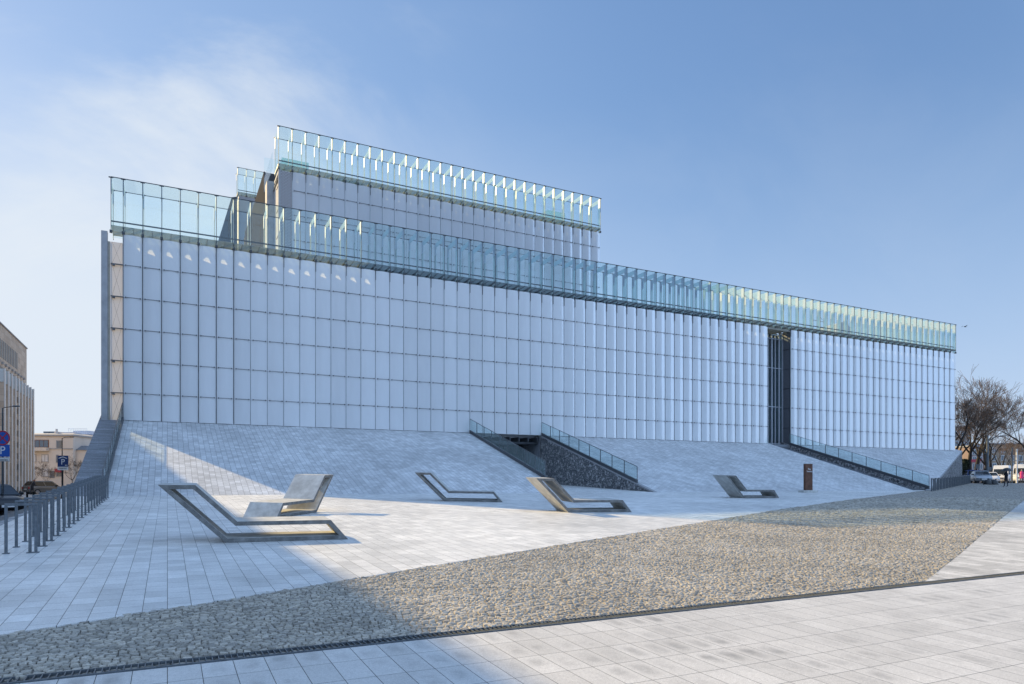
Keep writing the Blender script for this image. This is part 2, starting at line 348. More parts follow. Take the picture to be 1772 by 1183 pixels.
M_lamp = mat('headlight_glass', (0.7, 0.72, 0.75), 0.12, var=0.05)
M_red = mat('tail_light', (0.45, 0.03, 0.03), 0.3)
M_signblue = mat('sign_blue', (0.015, 0.10, 0.42), 0.4, var=0.03)
M_signnavy = mat('sign_navy', (0.012, 0.045, 0.16), 0.4, var=0.03)
M_signred = mat('sign_red', (0.40, 0.03, 0.06), 0.4, var=0.03)
M_text = mat('sign_black', (0.01, 0.01, 0.012), 0.5)
M_plate = mat('plate_white', (0.75, 0.75, 0.75), 0.4, var=0.03)

# ------------------------------------------------------------------ ground
g = MB(); g.box(-4000, 4000, -4000, 4000, -0.95, -0.6); struct(g.build('ground', M_asph))
ZB = -0.022
def sheet(name, poly, mt, dz=0.0, flat=False, th=0.02):
    b = MB(); n = len(poly)
    zf = (lambda x, y: 0.04*min(y, 47)+dz)
    vs = [(x, y, zf(x, y)) for x, y in poly]+[(x, y, zf(x, y)-th) for x, y in poly]
    b.add(vs, [tuple(range(n)), tuple(range(2*n-1, n-1, -1))]+[(i, i+n, (i+1)%n+n, (i+1)%n) for i in range(n)])
    return struct(b.build(name, mt))
cobL = [(-3.55, 7.22), (-1.46, 8.19), (0.71, 9.17), (3.4, 10.5), (8.17, 12.85), (13.93, 15.6), (22.04, 19.55), (33.0, 24.45), (43.88, 29.05), (51.6, 32.3)]
cobR = [(10.57, 6.56), (14.51, 8.37), (19.54, 10.67), (27.98, 14.5), (41.28, 20.5), (70, 33.4), (100, 47)]
# bed of the cobbled band: slopes up with the square, then level
b = MB(); b.add([(-3.55, -40, -1.6+ZB), (160, -40, -1.6+ZB), (160, 47, 1.88+ZB), (-3.55, 47, 1.88+ZB), (160, 260, 1.88+ZB), (-3.55, 260, 1.88+ZB)], [(0,1,2,3), (3,2,4,5)])
struct(b.build('cobbled_path', M_cobfar))
sheet('plaza_pavement', cobL+[(51.6, 32.34), (-3.55, 32.34)], M_plaza)
sheet('foreground_pavement', [(-3.55, -10), (60, -10), (60, 6.42), (-3.55, 6.42)], M_fore)
sheet('side_pavement', [(10.57, 6.62), (60, 6.62), (60, -9.9+16.6), (120, 6.7), (120, 46.9)]+cobR[::-1][:-1], M_side)
sheet('entrance_pavement', [(19.9, 32.345), (25.65, 32.345), (25.65, 46.9), (19.9, 46.9)], M_plaza)

# cobblestones of the near band, rows parallel to the drain
def cobbles():
    import numpy as np
    rs = random.Random(3); vs = []; fs = []; tone = []; pitch = 0.058
    def xl(y):
        for (x0, y0), (x1, y1) in zip(cobL, cobL[1:]):
            if y0 <= y <= y1: return x0+(x1-x0)*(y-y0)/(y1-y0)
        return -3.5
    def xr(y):
        for (x0, y0), (x1, y1) in zip(cobR, cobR[1:]):
            if y0 <= y <= y1: return x0+(x1-x0)*(y-y0)/(y1-y0)
        return 10.5
    y = 6.64; row = 0
    while y < 24.5:
        h = pitch*rs.uniform(0.85, 1.15)*(1 if y < 12 else 1.35 if y < 17 else 1.9)
        x = max(xl(y), -3.5)+rs.uniform(0, 0.08); xe = xr(y)-0.03
        while x < xe and x < 44:
            wd = h*rs.uniform(0.9, 1.8)
            cx = x+wd/2; cy = y+h/2+0.035*math.sin(x*1.3+row*0.4)+rs.uniform(-.008, .008)
            k = len(vs); z0 = 0.04*cy; top = z0+rs.uniform(-0.010, 0.006)+0.004*math.sin(x*2+y*3); g_ = 0.004+rs.uniform(0, .005)
            a = rs.uniform(-.12, .12); ca, sa = math.cos(a), math.sin(a); hx = wd/2-g_*0.5; hy = h/2-g_*0.5
            tx = rs.uniform(-.16, .16); ty = rs.uniform(-.18, .18)
            for px_, py_ in ((-1,-1),(1,-1),(1,1),(-1,1)):
                jx = rs.uniform(.85, 1.03); jy = rs.uniform(.85, 1.03)
                X = px_*hx*jx; Y = py_*hy*jy; vs.append((cx+X*ca-Y*sa, cy+X*sa+Y*ca, z0-0.045))
            for px_, py_ in ((-1,-1),(1,-1),(1,1),(-1,1)):
                jx = rs.uniform(.80, .95); jy = rs.uniform(.74, .93)
                X = px_*hx*jx; Y = py_*hy*jy; vs.append((cx+X*ca-Y*sa, cy+X*sa+Y*ca, top+X*tx+Y*ty+rs.uniform(-.006, .003)))
            vs.append((cx+rs.uniform(-.3, .3)*hx, cy+rs.uniform(-.3, .3)*hy, top+rs.uniform(0.0, .009)))
            fs += [(k,k+1,k+5,k+4),(k+1,k+2,k+6,k+5),(k+2,k+3,k+7,k+6),(k+3,k,k+4,k+7),(k+4,k+5,k+8),(k+5,k+6,k+8),(k+6,k+7,k+8),(k+7,k+4,k+8)]
            tone += [rs.random()]*9
            x += wd
        y += h; row += 1
    me = bpy.data.meshes.new('cobblestones'); me.from_pydata(vs, [], fs)
    at_ = me.attributes.new('tone', 'FLOAT', 'POINT'); at_.data.foreach_set('value', tone)
    m, t, o = nm('cobblestone'); bs = N(t, 'ShaderNodeBsdfPrincipled', Roughness=0.8); bs.inputs['Specular IOR Level'].default_value = 0.3
    an = N(t, 'ShaderNodeAttribute'); an.attribute_name = 'tone'
    rp = N(t, 'ShaderNodeValToRGB'); e = rp.color_ramp.elements
    e[0].color = (0.29, 0.268, 0.235, 1); e[1].color = (0.53, 0.48, 0.405, 1)
    e2 = e.new(0.5); e2.color = (0.42, 0.385, 0.33, 1)
    tc = N(t, 'ShaderNodeTexCoord'); n1 = N(t, 'ShaderNodeTexNoise', Scale=45, Detail=5, Roughness=0.7); L(t, tc.outputs['Object'], n1.inputs['Vector'])
    n2 = N(t, 'ShaderNodeTexNoise', Scale=0.5, Detail=4); L(t, tc.outputs['Object'], n2.inputs['Vector'])
    mr = N(t, 'ShaderNodeMapRange'); mr.inputs['From Min'].default_value = .3; mr.inputs['From Max'].default_value = .7
    mr.inputs['To Min'].default_value = .72; mr.inputs['To Max'].default_value = 1.2; L(t, n1.outputs['Fac'], mr.inputs[0])
    m3 = N(t, 'ShaderNodeMapRange'); m3.inputs['From Min'].default_value = .3; m3.inputs['From Max'].default_value = .7
    m3.inputs['To Min'].default_value = .85; m3.inputs['To Max'].default_value = 1.1; L(t, n2.outputs['Fac'], m3.inputs[0])
    mm = N(t, 'ShaderNodeMath', _operation='MULTIPLY'); L(t, mr.outputs[0], mm.inputs[0]); L(t, m3.outputs[0], mm.inputs[1])
    vm = N(t, 'ShaderNodeVectorMath', _operation='SCALE'); L(t, an.outputs['Fac'], rp.inputs[0]); L(t, rp.outputs[0], vm.inputs[0]); L(t, mm.outputs[0], vm.inputs['Scale'])
    L(t, vm.outputs[0], bs.inputs['Base Color']); bm = N(t, 'ShaderNodeBump', Strength=1, Distance=0.008); L(t, n1.outputs['Fac'], bm.inputs['Height']); L(t, bm.outputs[0], bs.inputs['Normal'])
    L(t, bs.outputs[0], o.inputs[0]); me.materials.append(m)
    o = ob('cobblestones', me); o['kind'] = 'stuff'; o['label'] = 'rough split granite cobblestones of the diagonal band across the square'
cobbles()

# drain channel with its grating
dg = thing('drainage_channel', 'long thin steel drain grating between cobblestones and foreground slabs', 'drain', (0, 6.53, 0))
b = MB(); b.box(-3.5, 60, -0.085, 0.085, 0.16, 0.22); b.build('channel_bed', M_black, dg)
b = MB()
for s in (-1, 1): b.box(-3.5, 60, s*0.082, s*0.094, 0.22, 0.268)
x = -3.5
while x < 40:
    b.box(x, x+0.009, -0.082, 0.082, 0.245, 0.266); x += 0.052 if x < 12 else 0.104
b.build('grating', M_galv, dg)

# street left of the square
def street():
    b = MB(); xs = [-3.55, -3.9, -4.3, -4.8, -5.4, -6.1, -6.8, -9, -14, -30, -120, -400]; ys = [-60, 0, 10, 20, 26, 30, 34, 38, 42, 46, 60, 100, 180, 400]
    vs = [(x, y, gz(min(x, -3.56), y)) for y in ys for x in xs]; n = len(xs)
    b.add(vs, [(j*n+i, j*n+i+1, (j+1)*n+i+1, (j+1)*n+i) for j in range(len(ys)-1) for i in range(n-1)], 0, True)
    struct(b.build('street', M_asph))
    b = MB()
    for y0 in range(-4, 34): b.bbox(-3.74, -3.55, y0+.004, y0+.996, 0.04*min(y0, 30)-0.2, 0.04*min(y0+.5, 30)+0.003, 0.008)
    struct(b.build('kerb', M_kerb))
    # pavement in front of the theatre
    b = MB(); b.box(-18, -9.2, 44, 130, 0.2, 0.55); struct(b.build('far_pavement', M_side))
street()

# ------------------------------------------------------------------ sloped paving
YF = 32.3; ZF = 0.04*YF; YT = 46.0; ZT = 5.5
def zr(y): return ZF+(ZT-ZF)*(y-YF)/(YT-YF)
def wedge(name, poly, mt, dz=0.0):
    b = MB(); n = len(poly); vs = [(x, y, zr(y)+dz) for x, y in poly]+[(x, y, 0.3) for x, y in poly]
    b.add(vs, [tuple(range(n)), tuple(range(2*n-1, n-1, -1))]+[(i, i+n, (i+1)%n+n, (i+1)%n) for i in range(n)])
    return struct(b.build(name, mt))
XL, XA, XB, XC, XD = -2.35, 19.85, 25.7, 50.2, 52.6
wedge('slope', [(XL, YF), (XA, YF), (XA, 47.3), (XL, 47.3)], M_ramp)
wedge('slope', [(XB+0.25, YF), (XC, YF), (XC, 47.3), (XB+0.25, 47.3)], M_ramp)
wedge('slope', [(XD+.3, YF+0.35), (80.3, 46.0), (80.3, 47.3), (XD+.3, 47.3)], M_ramp)
ws = wedge('slope', [(-3.52, YF), (XL-0.01, YF), (XL-0.01, 47.3), (-3.52, 47.3)], M_strip, 0.0)
# split stone cheek wall of the entrance cutting
def cheek(name, p0, p1, th, label, cap=True, dz=0.0):
    "vertical stone wall under the slope edge from p0 (foot) to p1 (top)"
    t = thing(name, label, 'wall', (0,0,0)); a = Vector((*p0, 0)); c = Vector((*p1, 0)); dn = (c-a).normalized().cross(Vector((0,0,1)))*th
    b = MB(); q = [a, c, c-dn, a-dn]
    vs = [(p.x, p.y, zr(p1[1] if i in (1,2) else p0[1])+dz-0.10) for i, p in enumerate(q)]+[(p.x, p.y, 0.3) for p in q]
    b.add(vs, [(0,1,2,3), (7,6,5,4)]+[(i, i+4, (i+1)%4+4, (i+1)%4) for i in range(4)])
    b.build('stone_face', M_rubble, t)
    dn2 = dn*1.0; e = (c-a).normalized()*0.05; o_ = dn/th*0.03
    q = [a+o_-e, c+o_, c-dn2, a-dn2-e]; b = MB()
    vs = [(p.x, p.y, zr(p1[1] if i in (1,2) else p0[1])+dz+0.006) for i, p in enumerate(q)]
    vs += [(x, y, z-0.106) for x, y, z in vs]
    b.add(vs, [(0,1,2,3), (7,6,5,4)]+[(i, i+4, (i+1)%4+4, (i+1)%4) for i in range(4)])
    b.build('coping', M_kerb, t); return t
cheek('stone_wall', (XB, YF), (XB, 46.0), -0.25, 'dark split stone triangular wall beside the recessed entrance')
cheek('stone_wall', (52.25, YF+.02), (80.32, 46.0), 0.25, 'split stone triangular end wall at the right end of the paved slope')
# narrow cutting below the tall gap: stair channel with stone face
b = MB(); n0 = 40
for i in range(n0):
    y0 = YF+(14.7)*i/n0; y1 = YF+14.7*(i+1)/n0; z1 = zr(y1)-0.42
    if y0 > 47.2: break
    b.box(XC, XD, y0, y1+0.3, 0.25, max(z1, 0.04*y0-.01))
st = thing('outdoor_stair', 'narrow dark stair cut into the slope below the tall gap', 'stair'); b.build('steps', M_strip, st)
b = MB()
b.add([(XD, YF+.3, zr(YF+.3)-.004), (XD, 47.3, zr(47.3)-.004), (XD+.3, 47.3, zr(47.3)-.004), (XD+.3, YF+.3, zr(YF+.3)-.004), (XD, YF+.3, .3), (XD, 47.3, .3), (XD+.3, 47.3, .3), (XD+.3, YF+.3, .3)],
      [(0,1,2,3), (0,4,5,1), (1,5,6,2), (2,6,7,3), (3,7,4,0)]); b.build('stone_cheek', M_rubble, st)

# glass balustrades
def balustrade(label, X, y0, y1, n, h=1.02, base=0.22, side=0):
    t = thing('glass_balustrade', label, 'balustrade')
    b = MB(); L_ = y1-y0
    def slab(x0, x1, za, zb, ya, yb, m=0):
        vs = [(x0, ya, zr(ya)+za), (x1, ya, zr(ya)+za), (x1, ya, zr(ya)+zb), (x0, ya, zr(ya)+zb),
              (x0, yb, zr(yb)+za), (x1, yb, zr(yb)+za), (x1, yb, zr(yb)+zb), (x0, yb, zr(yb)+zb)]
        b.add(vs, [(0,1,2,3), (7,6,5,4), (0,4,5,1), (1,5,6,2), (2,6,7,3), (3,7,4,0)], m)
    slab(X-0.06, X+0.06, -0.02, base, y0, y1); b.build('base_channel', M_joint, t)
    for i in range(n):
        b = MB(); ya = y0+L_*i/n; yb = y0+L_*(i+1)/n; slab(X-0.012, X+0.012, base-.02, h, ya+.012, yb-.012)
        b.build('glass_panel', M_rail, t)
    b = MB()
    for i in range(n+1):
        yy = y0+L_*i/n; slab(X-0.022, X+0.022, base, h+.004, max(y0, yy-.016), min(y1, yy+.016))
    slab(X-0.02, X+0.02, h+.004, h+.03, y0, y1)
    b.build('edge_frame', M_joint, t)
    return t
balustrade('tall glass balustrade on the left edge of the slope beside dark slate strip', XL, YF+.15, 46.0, 10)
balustrade('glass balustrade on the left side of the recessed entrance', XA-.07, 34.8, 46.0, 9)
balustrade('glass balustrade on top of the split stone wall right of the entrance', XB+.1, 34.0, 46.0, 9)
balustrade('long glass balustrade beside the stair below the tall gap', XD+.12, YF+.35, 46.0, 10)

# ------------------------------------------------------------------ the culture centre
W = 1.0037; X0 = -2.31; YP = 46.0; ZTOP = 16.40
ZJ = [14.6, 12.72, 10.86, 8.98, 7.1]
cc = thing('culture_centre', 'long building clad in curved frosted glass panels with a clear glass crown', 'building', (0, 0, 0))
def panel_mesh(z0, z1, joints, mt, name, bulge=0.075, mull=False):
    b = MB(); ns_ = 7; g_ = 0.008
    zc = [z0]+sorted(joints)+[z1]
    for a, c in zip(zc, zc[1:]):
        pts = []
        for i in range(ns_+1):
            s = i/ns_; pts.append((g_+s*(W-g_-.034), -.02-bulge*math.sin(math.pi*s)))
        vs = []; th = 0.02
        for (x, y) in pts: vs += [(x, y, a+.008), (x, y, c-.008), (x, y+th, c-.008), (x, y+th, a+.008)]
        fs = []
        for i in range(ns_):
            for k in range(4):
                k2 = (k+1)%4; fs.append((i*4+k, i*4+k2, (i+1)*4+k2, (i+1)*4+k))
        fr_ = [f for i, f in enumerate(fs) if i % 4 == 0]; bk = [f for i, f in enumerate(fs) if i % 4 == 2]; ed = [f for i, f in enumerate(fs) if i % 4 in (1, 3)]
        ed += [(0,3,2,1), (ns_*4, ns_*4+1, ns_*4+2, ns_*4+3)]
        b.add(vs, fr_, 0); b.add(vs, bk, 3); b.add(vs, ed, 0)
    b.box(-.022, -.005, -.035, .03, z0, z1, 1 if mull else 4)
    b.box(-.005, .010, -.062, .03, z0, z1, 1 if mull else 2)
    for z in joints:
        b.box(0.10, 0.90, -bulge-.045, -bulge-.025, z-.011, z+.011, 1)
        for xx in (0.12, 0.88): b.box(xx-.022, xx+.022, -bulge-.055, -bulge*.3, z-.032, z+.032, 1)
    b.box(-0.014, 0.008, -bulge-.0, 0.02, z1-0.65, z1+.03, 1)     # head bracket at the joint
    me = bpy.data.meshes.new(name); me.from_pydata(b.v, [], b.f); me.materials.append(mt); me.materials.append(M_joint); me.materials.append(M_seam); me.materials.append(M_backface); me.materials.append(M_gap)
    me.polygons.foreach_set('material_index', b.m)
    for i, p in enumerate(me.polygons): p.use_smooth = False
    me.update(); return me
pm = panel_mesh(ZT+0.012, ZTOP, ZJ, M_frost, 'facade_panel')
pmd = panel_mesh(ZT+0.012, ZTOP, ZJ, M_frost, 'facade_panel', mull=True)
NPAN = 81; GAP = (52, 53, 54)
for i in range(NPAN):
    if i in GAP: continue
    ob('facade_panel', pmd if i < 7 else pm, cc, (X0+i*W, YP, 0))
# solid body of the building behind the cavity
XR = X0+NPAN*W
b = MB()
b.box(X0+.35, 19.8, 47.35, 110, 0.3, 16.2); b.box(19.8, 25.75, 47.35, 110, 5.35, 16.2); b.box(25.75, X0+52*W, 47.35, 110, 0.3, 16.2)
b.box(X0+52*W, X0+55*W, 50.5, 110, 0.3, 16.2); b.box(X0+55*W+.05, XR-.15, 47.35, 110, 0.3, 16.2)
b.box(19.8, 25.75, 52.5, 110, 1.0, 5.35)
b.build('core_wall', M_core, cc)
b = MB(); b.box(X0+.3, XR-.1, 47.9, 110, 16.21, 16.3); b.build('roof', M_roof, cc)
# added upstand whose triangular openings throw sun patches on the panel backs
def cavity(x, w_, y, z0, z1, b):
    j = lambda q: rnd.uniform(-q, q)
    p = [(x, z0), (x+w_, z0), (x+w_, z1), (x, z1), (x+.30+j(.05), z0+.22+j(.05)), (x+.78+j(.04), z0+.08+j(.03)), (x+.52+j(.08), z1-.10+j(.05))]
    fs = [(0,1,5,4), (1,2,6,5), (2,3,6), (3,0,4), (3,4,6)]; o = len(p)
    b.add([(a_, y, c_) for a_, c_ in p]+[(a_, y+.06, c_) for a_, c_ in p], fs+[tuple(o+i for i in reversed(f)) for f in fs]+[(4,5,5+o,4+o), (5,6,6+o,5+o), (6,4,4+o,6+o)])
b = MB()
for i in range(NPAN):
    if i in GAP: continue
    cavity(X0+i*W, W, 47.36, 16.15, 16.84, b)
b.box(X0-.03, X0-.006, 45.96, 47.4, ZT, 16.35); b.box(X0-.03, X0+.36, 47.36, 47.44, ZT, 16.35)  # added boxes blocking sun that leaks in at the cavity end
b.build('sun_baffle', M_core, cc)
# concrete column and sunlit end panel at the left corner
b = MB(); b.bbox(-3.42, -3.10, 45.9, 46.22, ZT-.3, 16.45, 0.01); b.build('concrete_column', M_conc, cc)
b = MB(); b.bbox(-3.10, -2.98, 46.0, 46.2, ZT-.3, 15.9, 0.01); b.build('concrete_return', M_deck, cc)
b = MB(); b.box(-2.96, X0-.02, 46.02, 46.04, ZT+.01, ZTOP-.5); b.build('end_panel', M_endfrost, cc)
b = MB(); zz = [ZT+.02]+ZJ[::-1]+[ZTOP-.5]
for a, c in zip(zz, zz[1:]):
    b.tube([(-2.88, 45.94, a), (X0-.1, 45.94, c)], .004, 5); b.tube([(X0-.1, 45.94, a), (-2.88, 45.94, c)], .004, 5)
for z in ZJ: b.box(-2.95, X0+.02, 45.88, 45.97, z-.025, z+.025); b.box(-2.86, -2.72, 45.80, 45.97, z-.12, z-.05)
b.build('bracing', M_joint, cc)

# crown of clear glass boxes
def frame_mesh(h, dep, name):
    b = MB(); f = 0.34
    b.box(-.011, .011, 0, f, -0.05, h, 0); b.box(-.011, .011, dep-f*.85, dep, 0.15, h-.02, 0); b.box(-.013, .013, f, dep-f*.85, h-.36, h-.01, 3)
    for y0, y1, z0, z1 in ((0.02, f-.01, h-.85, h-.03), (dep-f*.85+.01, dep-.02, h-.9, h-.05)):
        b.box(-.026, .026, y0, y1, z0, z1, 1)
    b.box(-.014, .014, -.03, .0, -.06, h, 2)                       # front edge gasket
    b.box(-.014, .014, dep, dep+.02, .1, h-.02, 2)
    b.box(-.12, .12, -.05, .03, h-.03, h+.02, 2); b.box(-.07, .07, -.06, .08, -.10, .05, 2)
    b.box(-.09, .09, dep-.05, dep+.04, h-.02, h+.025, 2)
    me = bpy.data.meshes.new(name); me.from_pydata(b.v, [], b.f)
    for m in (M_fin, M_steel, M_dark, M_beam): me.materials.append(m)
    me.polygons.foreach_set('material_index', b.m); me.update(); return me
def crown(parent, x0, n, yf, zb, h, dep, first=None, end_glass=True):
    xe = x0+(n-1)*W; xs = first if first is not None else x0
    b = MB()
    b.box(xs, xe, -.024, -.012, .02, h+.0); b.box(xs, xe, -.012, dep+.012, h+.026, h+.038); b.box(xs, xe, dep+.022, dep+.034, .25, h)
    if end_glass: b.box(xs-.012, xs, 0, dep, .3, h-.02); b.box(xe, xe+.012, 0, dep, .3, h-.02)
    c = b.build('glass_crown', M_pane, parent, (0, yf, zb))
    fm = frame_mesh(h, dep, 'crown_frame')
    if first is not None: ob('crown_frame', fm, c, (first, 0, 0))
    for i in range(n): ob('crown_frame', fm, c, (x0+i*W, 0, 0))
    b = MB()   # deck beams under the crown
    b.box(xs, xe, -.03, .0, h+.0, h+.045); b.box(xs, xe, dep+.0, dep+.04, h-.0, h+.03)
    b.box(xs, xe, 0.20, 0.26, 0.62, 0.69)
    for i in range(n): b.box(x0+i*W-.03, x0+i*W+.03, 0.0, dep, .22, .34)
    for i in range(n-1): b.box(x0+(i+.5)*W-.012, x0+(i+.5)*W+.012, 0.02, dep, .28, .34)
    b.build('deck_beam', M_dark, c)
    b = MB(); b.box(xs, xe, 0.02, dep-.06, 0.345, 0.36); b.build('deck_grating', M_grate, c)
    return c
crown(cc, X0, NPAN+1, YP-.06, 16.5, 3.12, 2.0, first=-2.93)
def holes(name, c, sx, sz, ax=0):
    m, t, o = nm(name); tc = N(t, 'ShaderNodeTexCoord'); sp = N(t, 'ShaderNodeSeparateXYZ'); cb = N(t, 'ShaderNodeCombineXYZ')
    L(t, tc.outputs['Object'], sp.inputs[0]); L(t, sp.outputs[ax], cb.inputs[0]); L(t, sp.outputs[2], cb.inputs[1])
    br = N(t, 'ShaderNodeTexBrick', Scale=1); br.inputs['Brick Width'].default_value = sx; br.inputs['Row Height'].default_value = sz
    br.inputs['Mortar Size'].default_value = sz*.22; br.inputs['Color1'].default_value = (*c, 1); br.inputs['Color2'].default_value = (c[0]*.9, c[1]*.9, c[2]*.9, 1)
    br.inputs['Mortar'].default_value = (.09, .09, .1, 1); L(t, cb.outputs[0], br.inputs['Vector'])
    b = N(t, 'ShaderNodeBsdfPrincipled', Roughness=.6); L(t, br.outputs[0], b.inputs['Base Color']); L(t, b.outputs[0], o.inputs[0]); return m
# slanted deck slats above the tall gap and the recess behind it
xa = X0+52*W; xb = X0+55*W
b = MB()
for k in range(7):
    y0 = 46.0+k*0.5; M = Matrix.Translation((0, y0, 16.22)) @ Matrix.Rotation(R(38), 4, 'X'); b.box(xa+.02, xb-.02, 0, .42, 0, .05, 0, M)
b.build('soffit_slats', M_deck, cc)
b = MB()
for k in range(7): xx = xa+.03+k*(xb-xa-.1)/6; b.box(xx, xx+(.09 if k % 2 else .05), 46.86, 46.98, ZT, 16.0)
for z in (5.6, 9.1, 12.8, 15.6): b.box(xa+.08, xb-.02, 46.9, 46.94, z, z+.06)
b.build('curtain_mullions', mat('mullion_grey', (.42,.44,.48), .5), cc)
b = MB(); b.box(xa, xb, 47.0, 47.02, ZT-.1, 16.1); b.build('curtain_glass', M_clear, cc)
b = MB(); b.box(xb-.02, xb+.04, 46.06, 46.9, ZT-.1, 16.3); b.build('perforated_screen', holes('side_mesh', (.16, .175, .20), .16, .12, 1), cc)
b = MB()
for yy in (46.04, 46.9): b.box(xb-.06, xb+.04, yy-.03, yy+.03, ZT-.1, 16.3)
for z in ZJ: b.box(xb-.05, xb-.02, 46.06, 46.9, z-.03, z+.03)
b.build('screen_frame', M_dark, cc)
b = MB(); b.box(xa-.03, xa, 46.02, 47.4, ZT, 16.3); b.box(xa, xb, 50.0, 50.1, 5.3, 16.2); b.build('recess_wall', M_core, cc)
b = MB(); b.box(xa, xb, 46.0, 50, 5.2, ZT-.02); b.build('recess_floor', M_strip, cc)
# recessed entrance interior
b = MB()
for xx in (19.9, 21.3, 22.8, 24.2, 25.6): b.box(xx, xx+.09, 48.9, 49.0, 1.8, 5.2)
b.box(19.9, 25.7, 48.9, 49.0, 3.35, 3.5); b.box(21.39, 22.8, 48.88, 48.98, 4.1, 4.2); b.build('entrance_frame', M_dark, cc)
b = MB(); b.box(19.9, 25.7, 48.94, 48.96, 1.8, 5.2); b.build('entrance_glass', M_clear, cc)
b = MB()
for k in range(8): xx = 19.95+k*.78; b.box(xx, xx+.09, 46.1, 52, 5.0, 5.34)
for k in range(4): b.box(19.9, 25.7, 46.4+k*1.3, 46.5+k*1.3, 4.85, 5.0)
b.build('entrance_beam', M_dark, cc)
b = MB(); b.box(19.86, 19.9, 46.1, 52.4, 1.7, 5.35); b.box(25.66, 25.7, 46.1, 52.4, 1.7, 5.35); b.box(19.9, 25.66, 46.9, 52.4, 1.7, 1.86); b.build('entrance_wall', M_strip, cc)

# tower block
TX = 7.5; TY = 54.0; NT = 29; TXR = TX+NT*W
tb = MB(); tb.box(TX+.2, TXR-.1, TY+1.1, 78, 16.3, 25.4); TB = tb.build('tower_block', M_core, cc)
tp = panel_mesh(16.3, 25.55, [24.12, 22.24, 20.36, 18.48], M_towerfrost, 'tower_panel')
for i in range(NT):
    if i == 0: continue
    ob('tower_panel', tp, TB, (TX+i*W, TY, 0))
M_perf = holes('perforated_metal', (0.62, 0.58, 0.57), 0.22, 0.11)
b = MB(); b.box(TX+.12, TX+W-.02, TY-.02, TY+.02, 16.3, 25.5); b.build('perforated_screen', M_perf, TB)
b = MB(); b.box(TX-.02, TX+.12, TY-.05, TY+.05, 16.3, 25.6); b.box(TX-.02, TX+.04, TY+.05, TY+2.2, 25.3, 25.5)
for z in (18.6, 20.6, 22.6, 24.4): b.box(TX-.03, TX+.03, TY+.05, TY+1.1, z, z+.1)
b.build('corner_frame', M_conc, TB)
b = MB()
for i in range(NT): cavity(TX+i*W, W, TY+1.12, 25.3, 26.0, b)
b.build('sun_baffle', M_core, TB)
crown(cc, TX, NT+1, TY-.06, 25.66, 3.14, 2.0)
b = MB(); b.box(TX+.1, TXR-.1, TY+1.1, 79, 25.42, 25.5); b.build('tower_roof', M_roof, TB)
# sunlit corrugated block, concrete slab and the fly tower behind
def corr():
    b = MB(); x = 7.3; y = 60.4
    while y < 76: b.box(x-.09, x, y, y+.17, 16, 27.95); y += .34
    b.box(7.3, 12, 60.4, 78, 16, 27.9); return b
M_corr = mat('corrugated_metal', (0.085, 0.083, 0.088), 0.95, 0.0, spec=0.05, var=0.08, scale=1)
corr().build('corrugated_block', M_corr, cc)
b = MB(); b.box(7.15, 7.7, 57.9, 59.1, 16.3, 26.2); b.box(7.9, 8.2, 56.6, 57.0, 16.3, 25.9); b.build('concrete_slab', M_conc, cc)
b = MB(); b.box(7.2, 7.24, 55.2, 60.2, 26.1, 27.3); b.box(7.2, 9.2, 60.1, 60.14, 27.9, 29.0); b.build('roof_parapet_glass', M_pane, cc)
FX = 7.72; FY = 90.0
b = MB(); b.box(FX+.1, 16, FY, 104, 16, 37.2); FT = b.build('fly_tower', M_perf, cc)
crown(cc, FX, 4, FY-.06, 37.3, 3.3, 2.0)
b = MB(); b.prism([(3.2, 16.0), (5.34, 30.6), (6.96, 36.6), (7.6, 36.8), (7.6, 16)], 0, 1.2, 0, Matrix.Translation((0, 90.6, 0)) @ Matrix.Rotation(R(90), 4, 'X'))
b.build('slanted_wall', M_corr, cc)
# glass lantern boxes on the tower roof
for x0, x1, z0, z1, yy in ((8.6, 10.8, 25.5, 29.25, 60), (34.3, 36.4, 25.5, 29.5, 60)):
    b = MB(); b.box(x0, x1, yy, yy+1.6, z0, z1); b.build('glass_lantern', glass('lantern_glass', (.62, .80, .80), .8, .25, (.5, .68, .68)), cc)
# roof hut and bare planters' trees, aerial
b = MB(); b.prism([(0, 0), (3.2, 0), (3.2, 5.2), (2.0, 6.9), (0, 6.3)], 0, 3.0, 0, Matrix.Translation((82.6-5.2, 63, 16.2)) @ Matrix.Rotation(R(90), 4, 'X'))
b.prism([(3.3, 0), (5.2, 0), (5.2, 3.6), (3.3, 4.9)], 0, 3.0, 0, Matrix.Translation((82.6-5.2, 63, 16.2)) @ Matrix.Rotation(R(90), 4, 'X'))
b.build('roof_hut', mat('hut_render', (.42, .44, .46), .8), cc)
ae = thing('rooftop_aerial', 'thin rooftop aerial with crossed arms behind the glass crown', 'aerial', (62.3, 50.4, 16.3))
b = MB(); b.tube([(0,0,0), (0,0,4.1)], .03, 6); b.build('mast', M_dark, ae)
b = MB(); b.tube([(-1.3,0,2.9), (1.0,0,2.9)], .018, 5); b.tube([(-.4,0,3.7), (.5,0,3.1)], .02, 5); b.tube([(-.1,0,2.2), (.8,0,2.2)], .018, 5); b.box(-.12, .12, -.05, .05, 1.9, 2.1)
for k in range(6): b.tube([(-1.2+.4*k, -.2, 2.9), (-1.2+.4*k, .2, 2.9)], .012, 4)
b.build('aerial_arms', M_dark, ae)

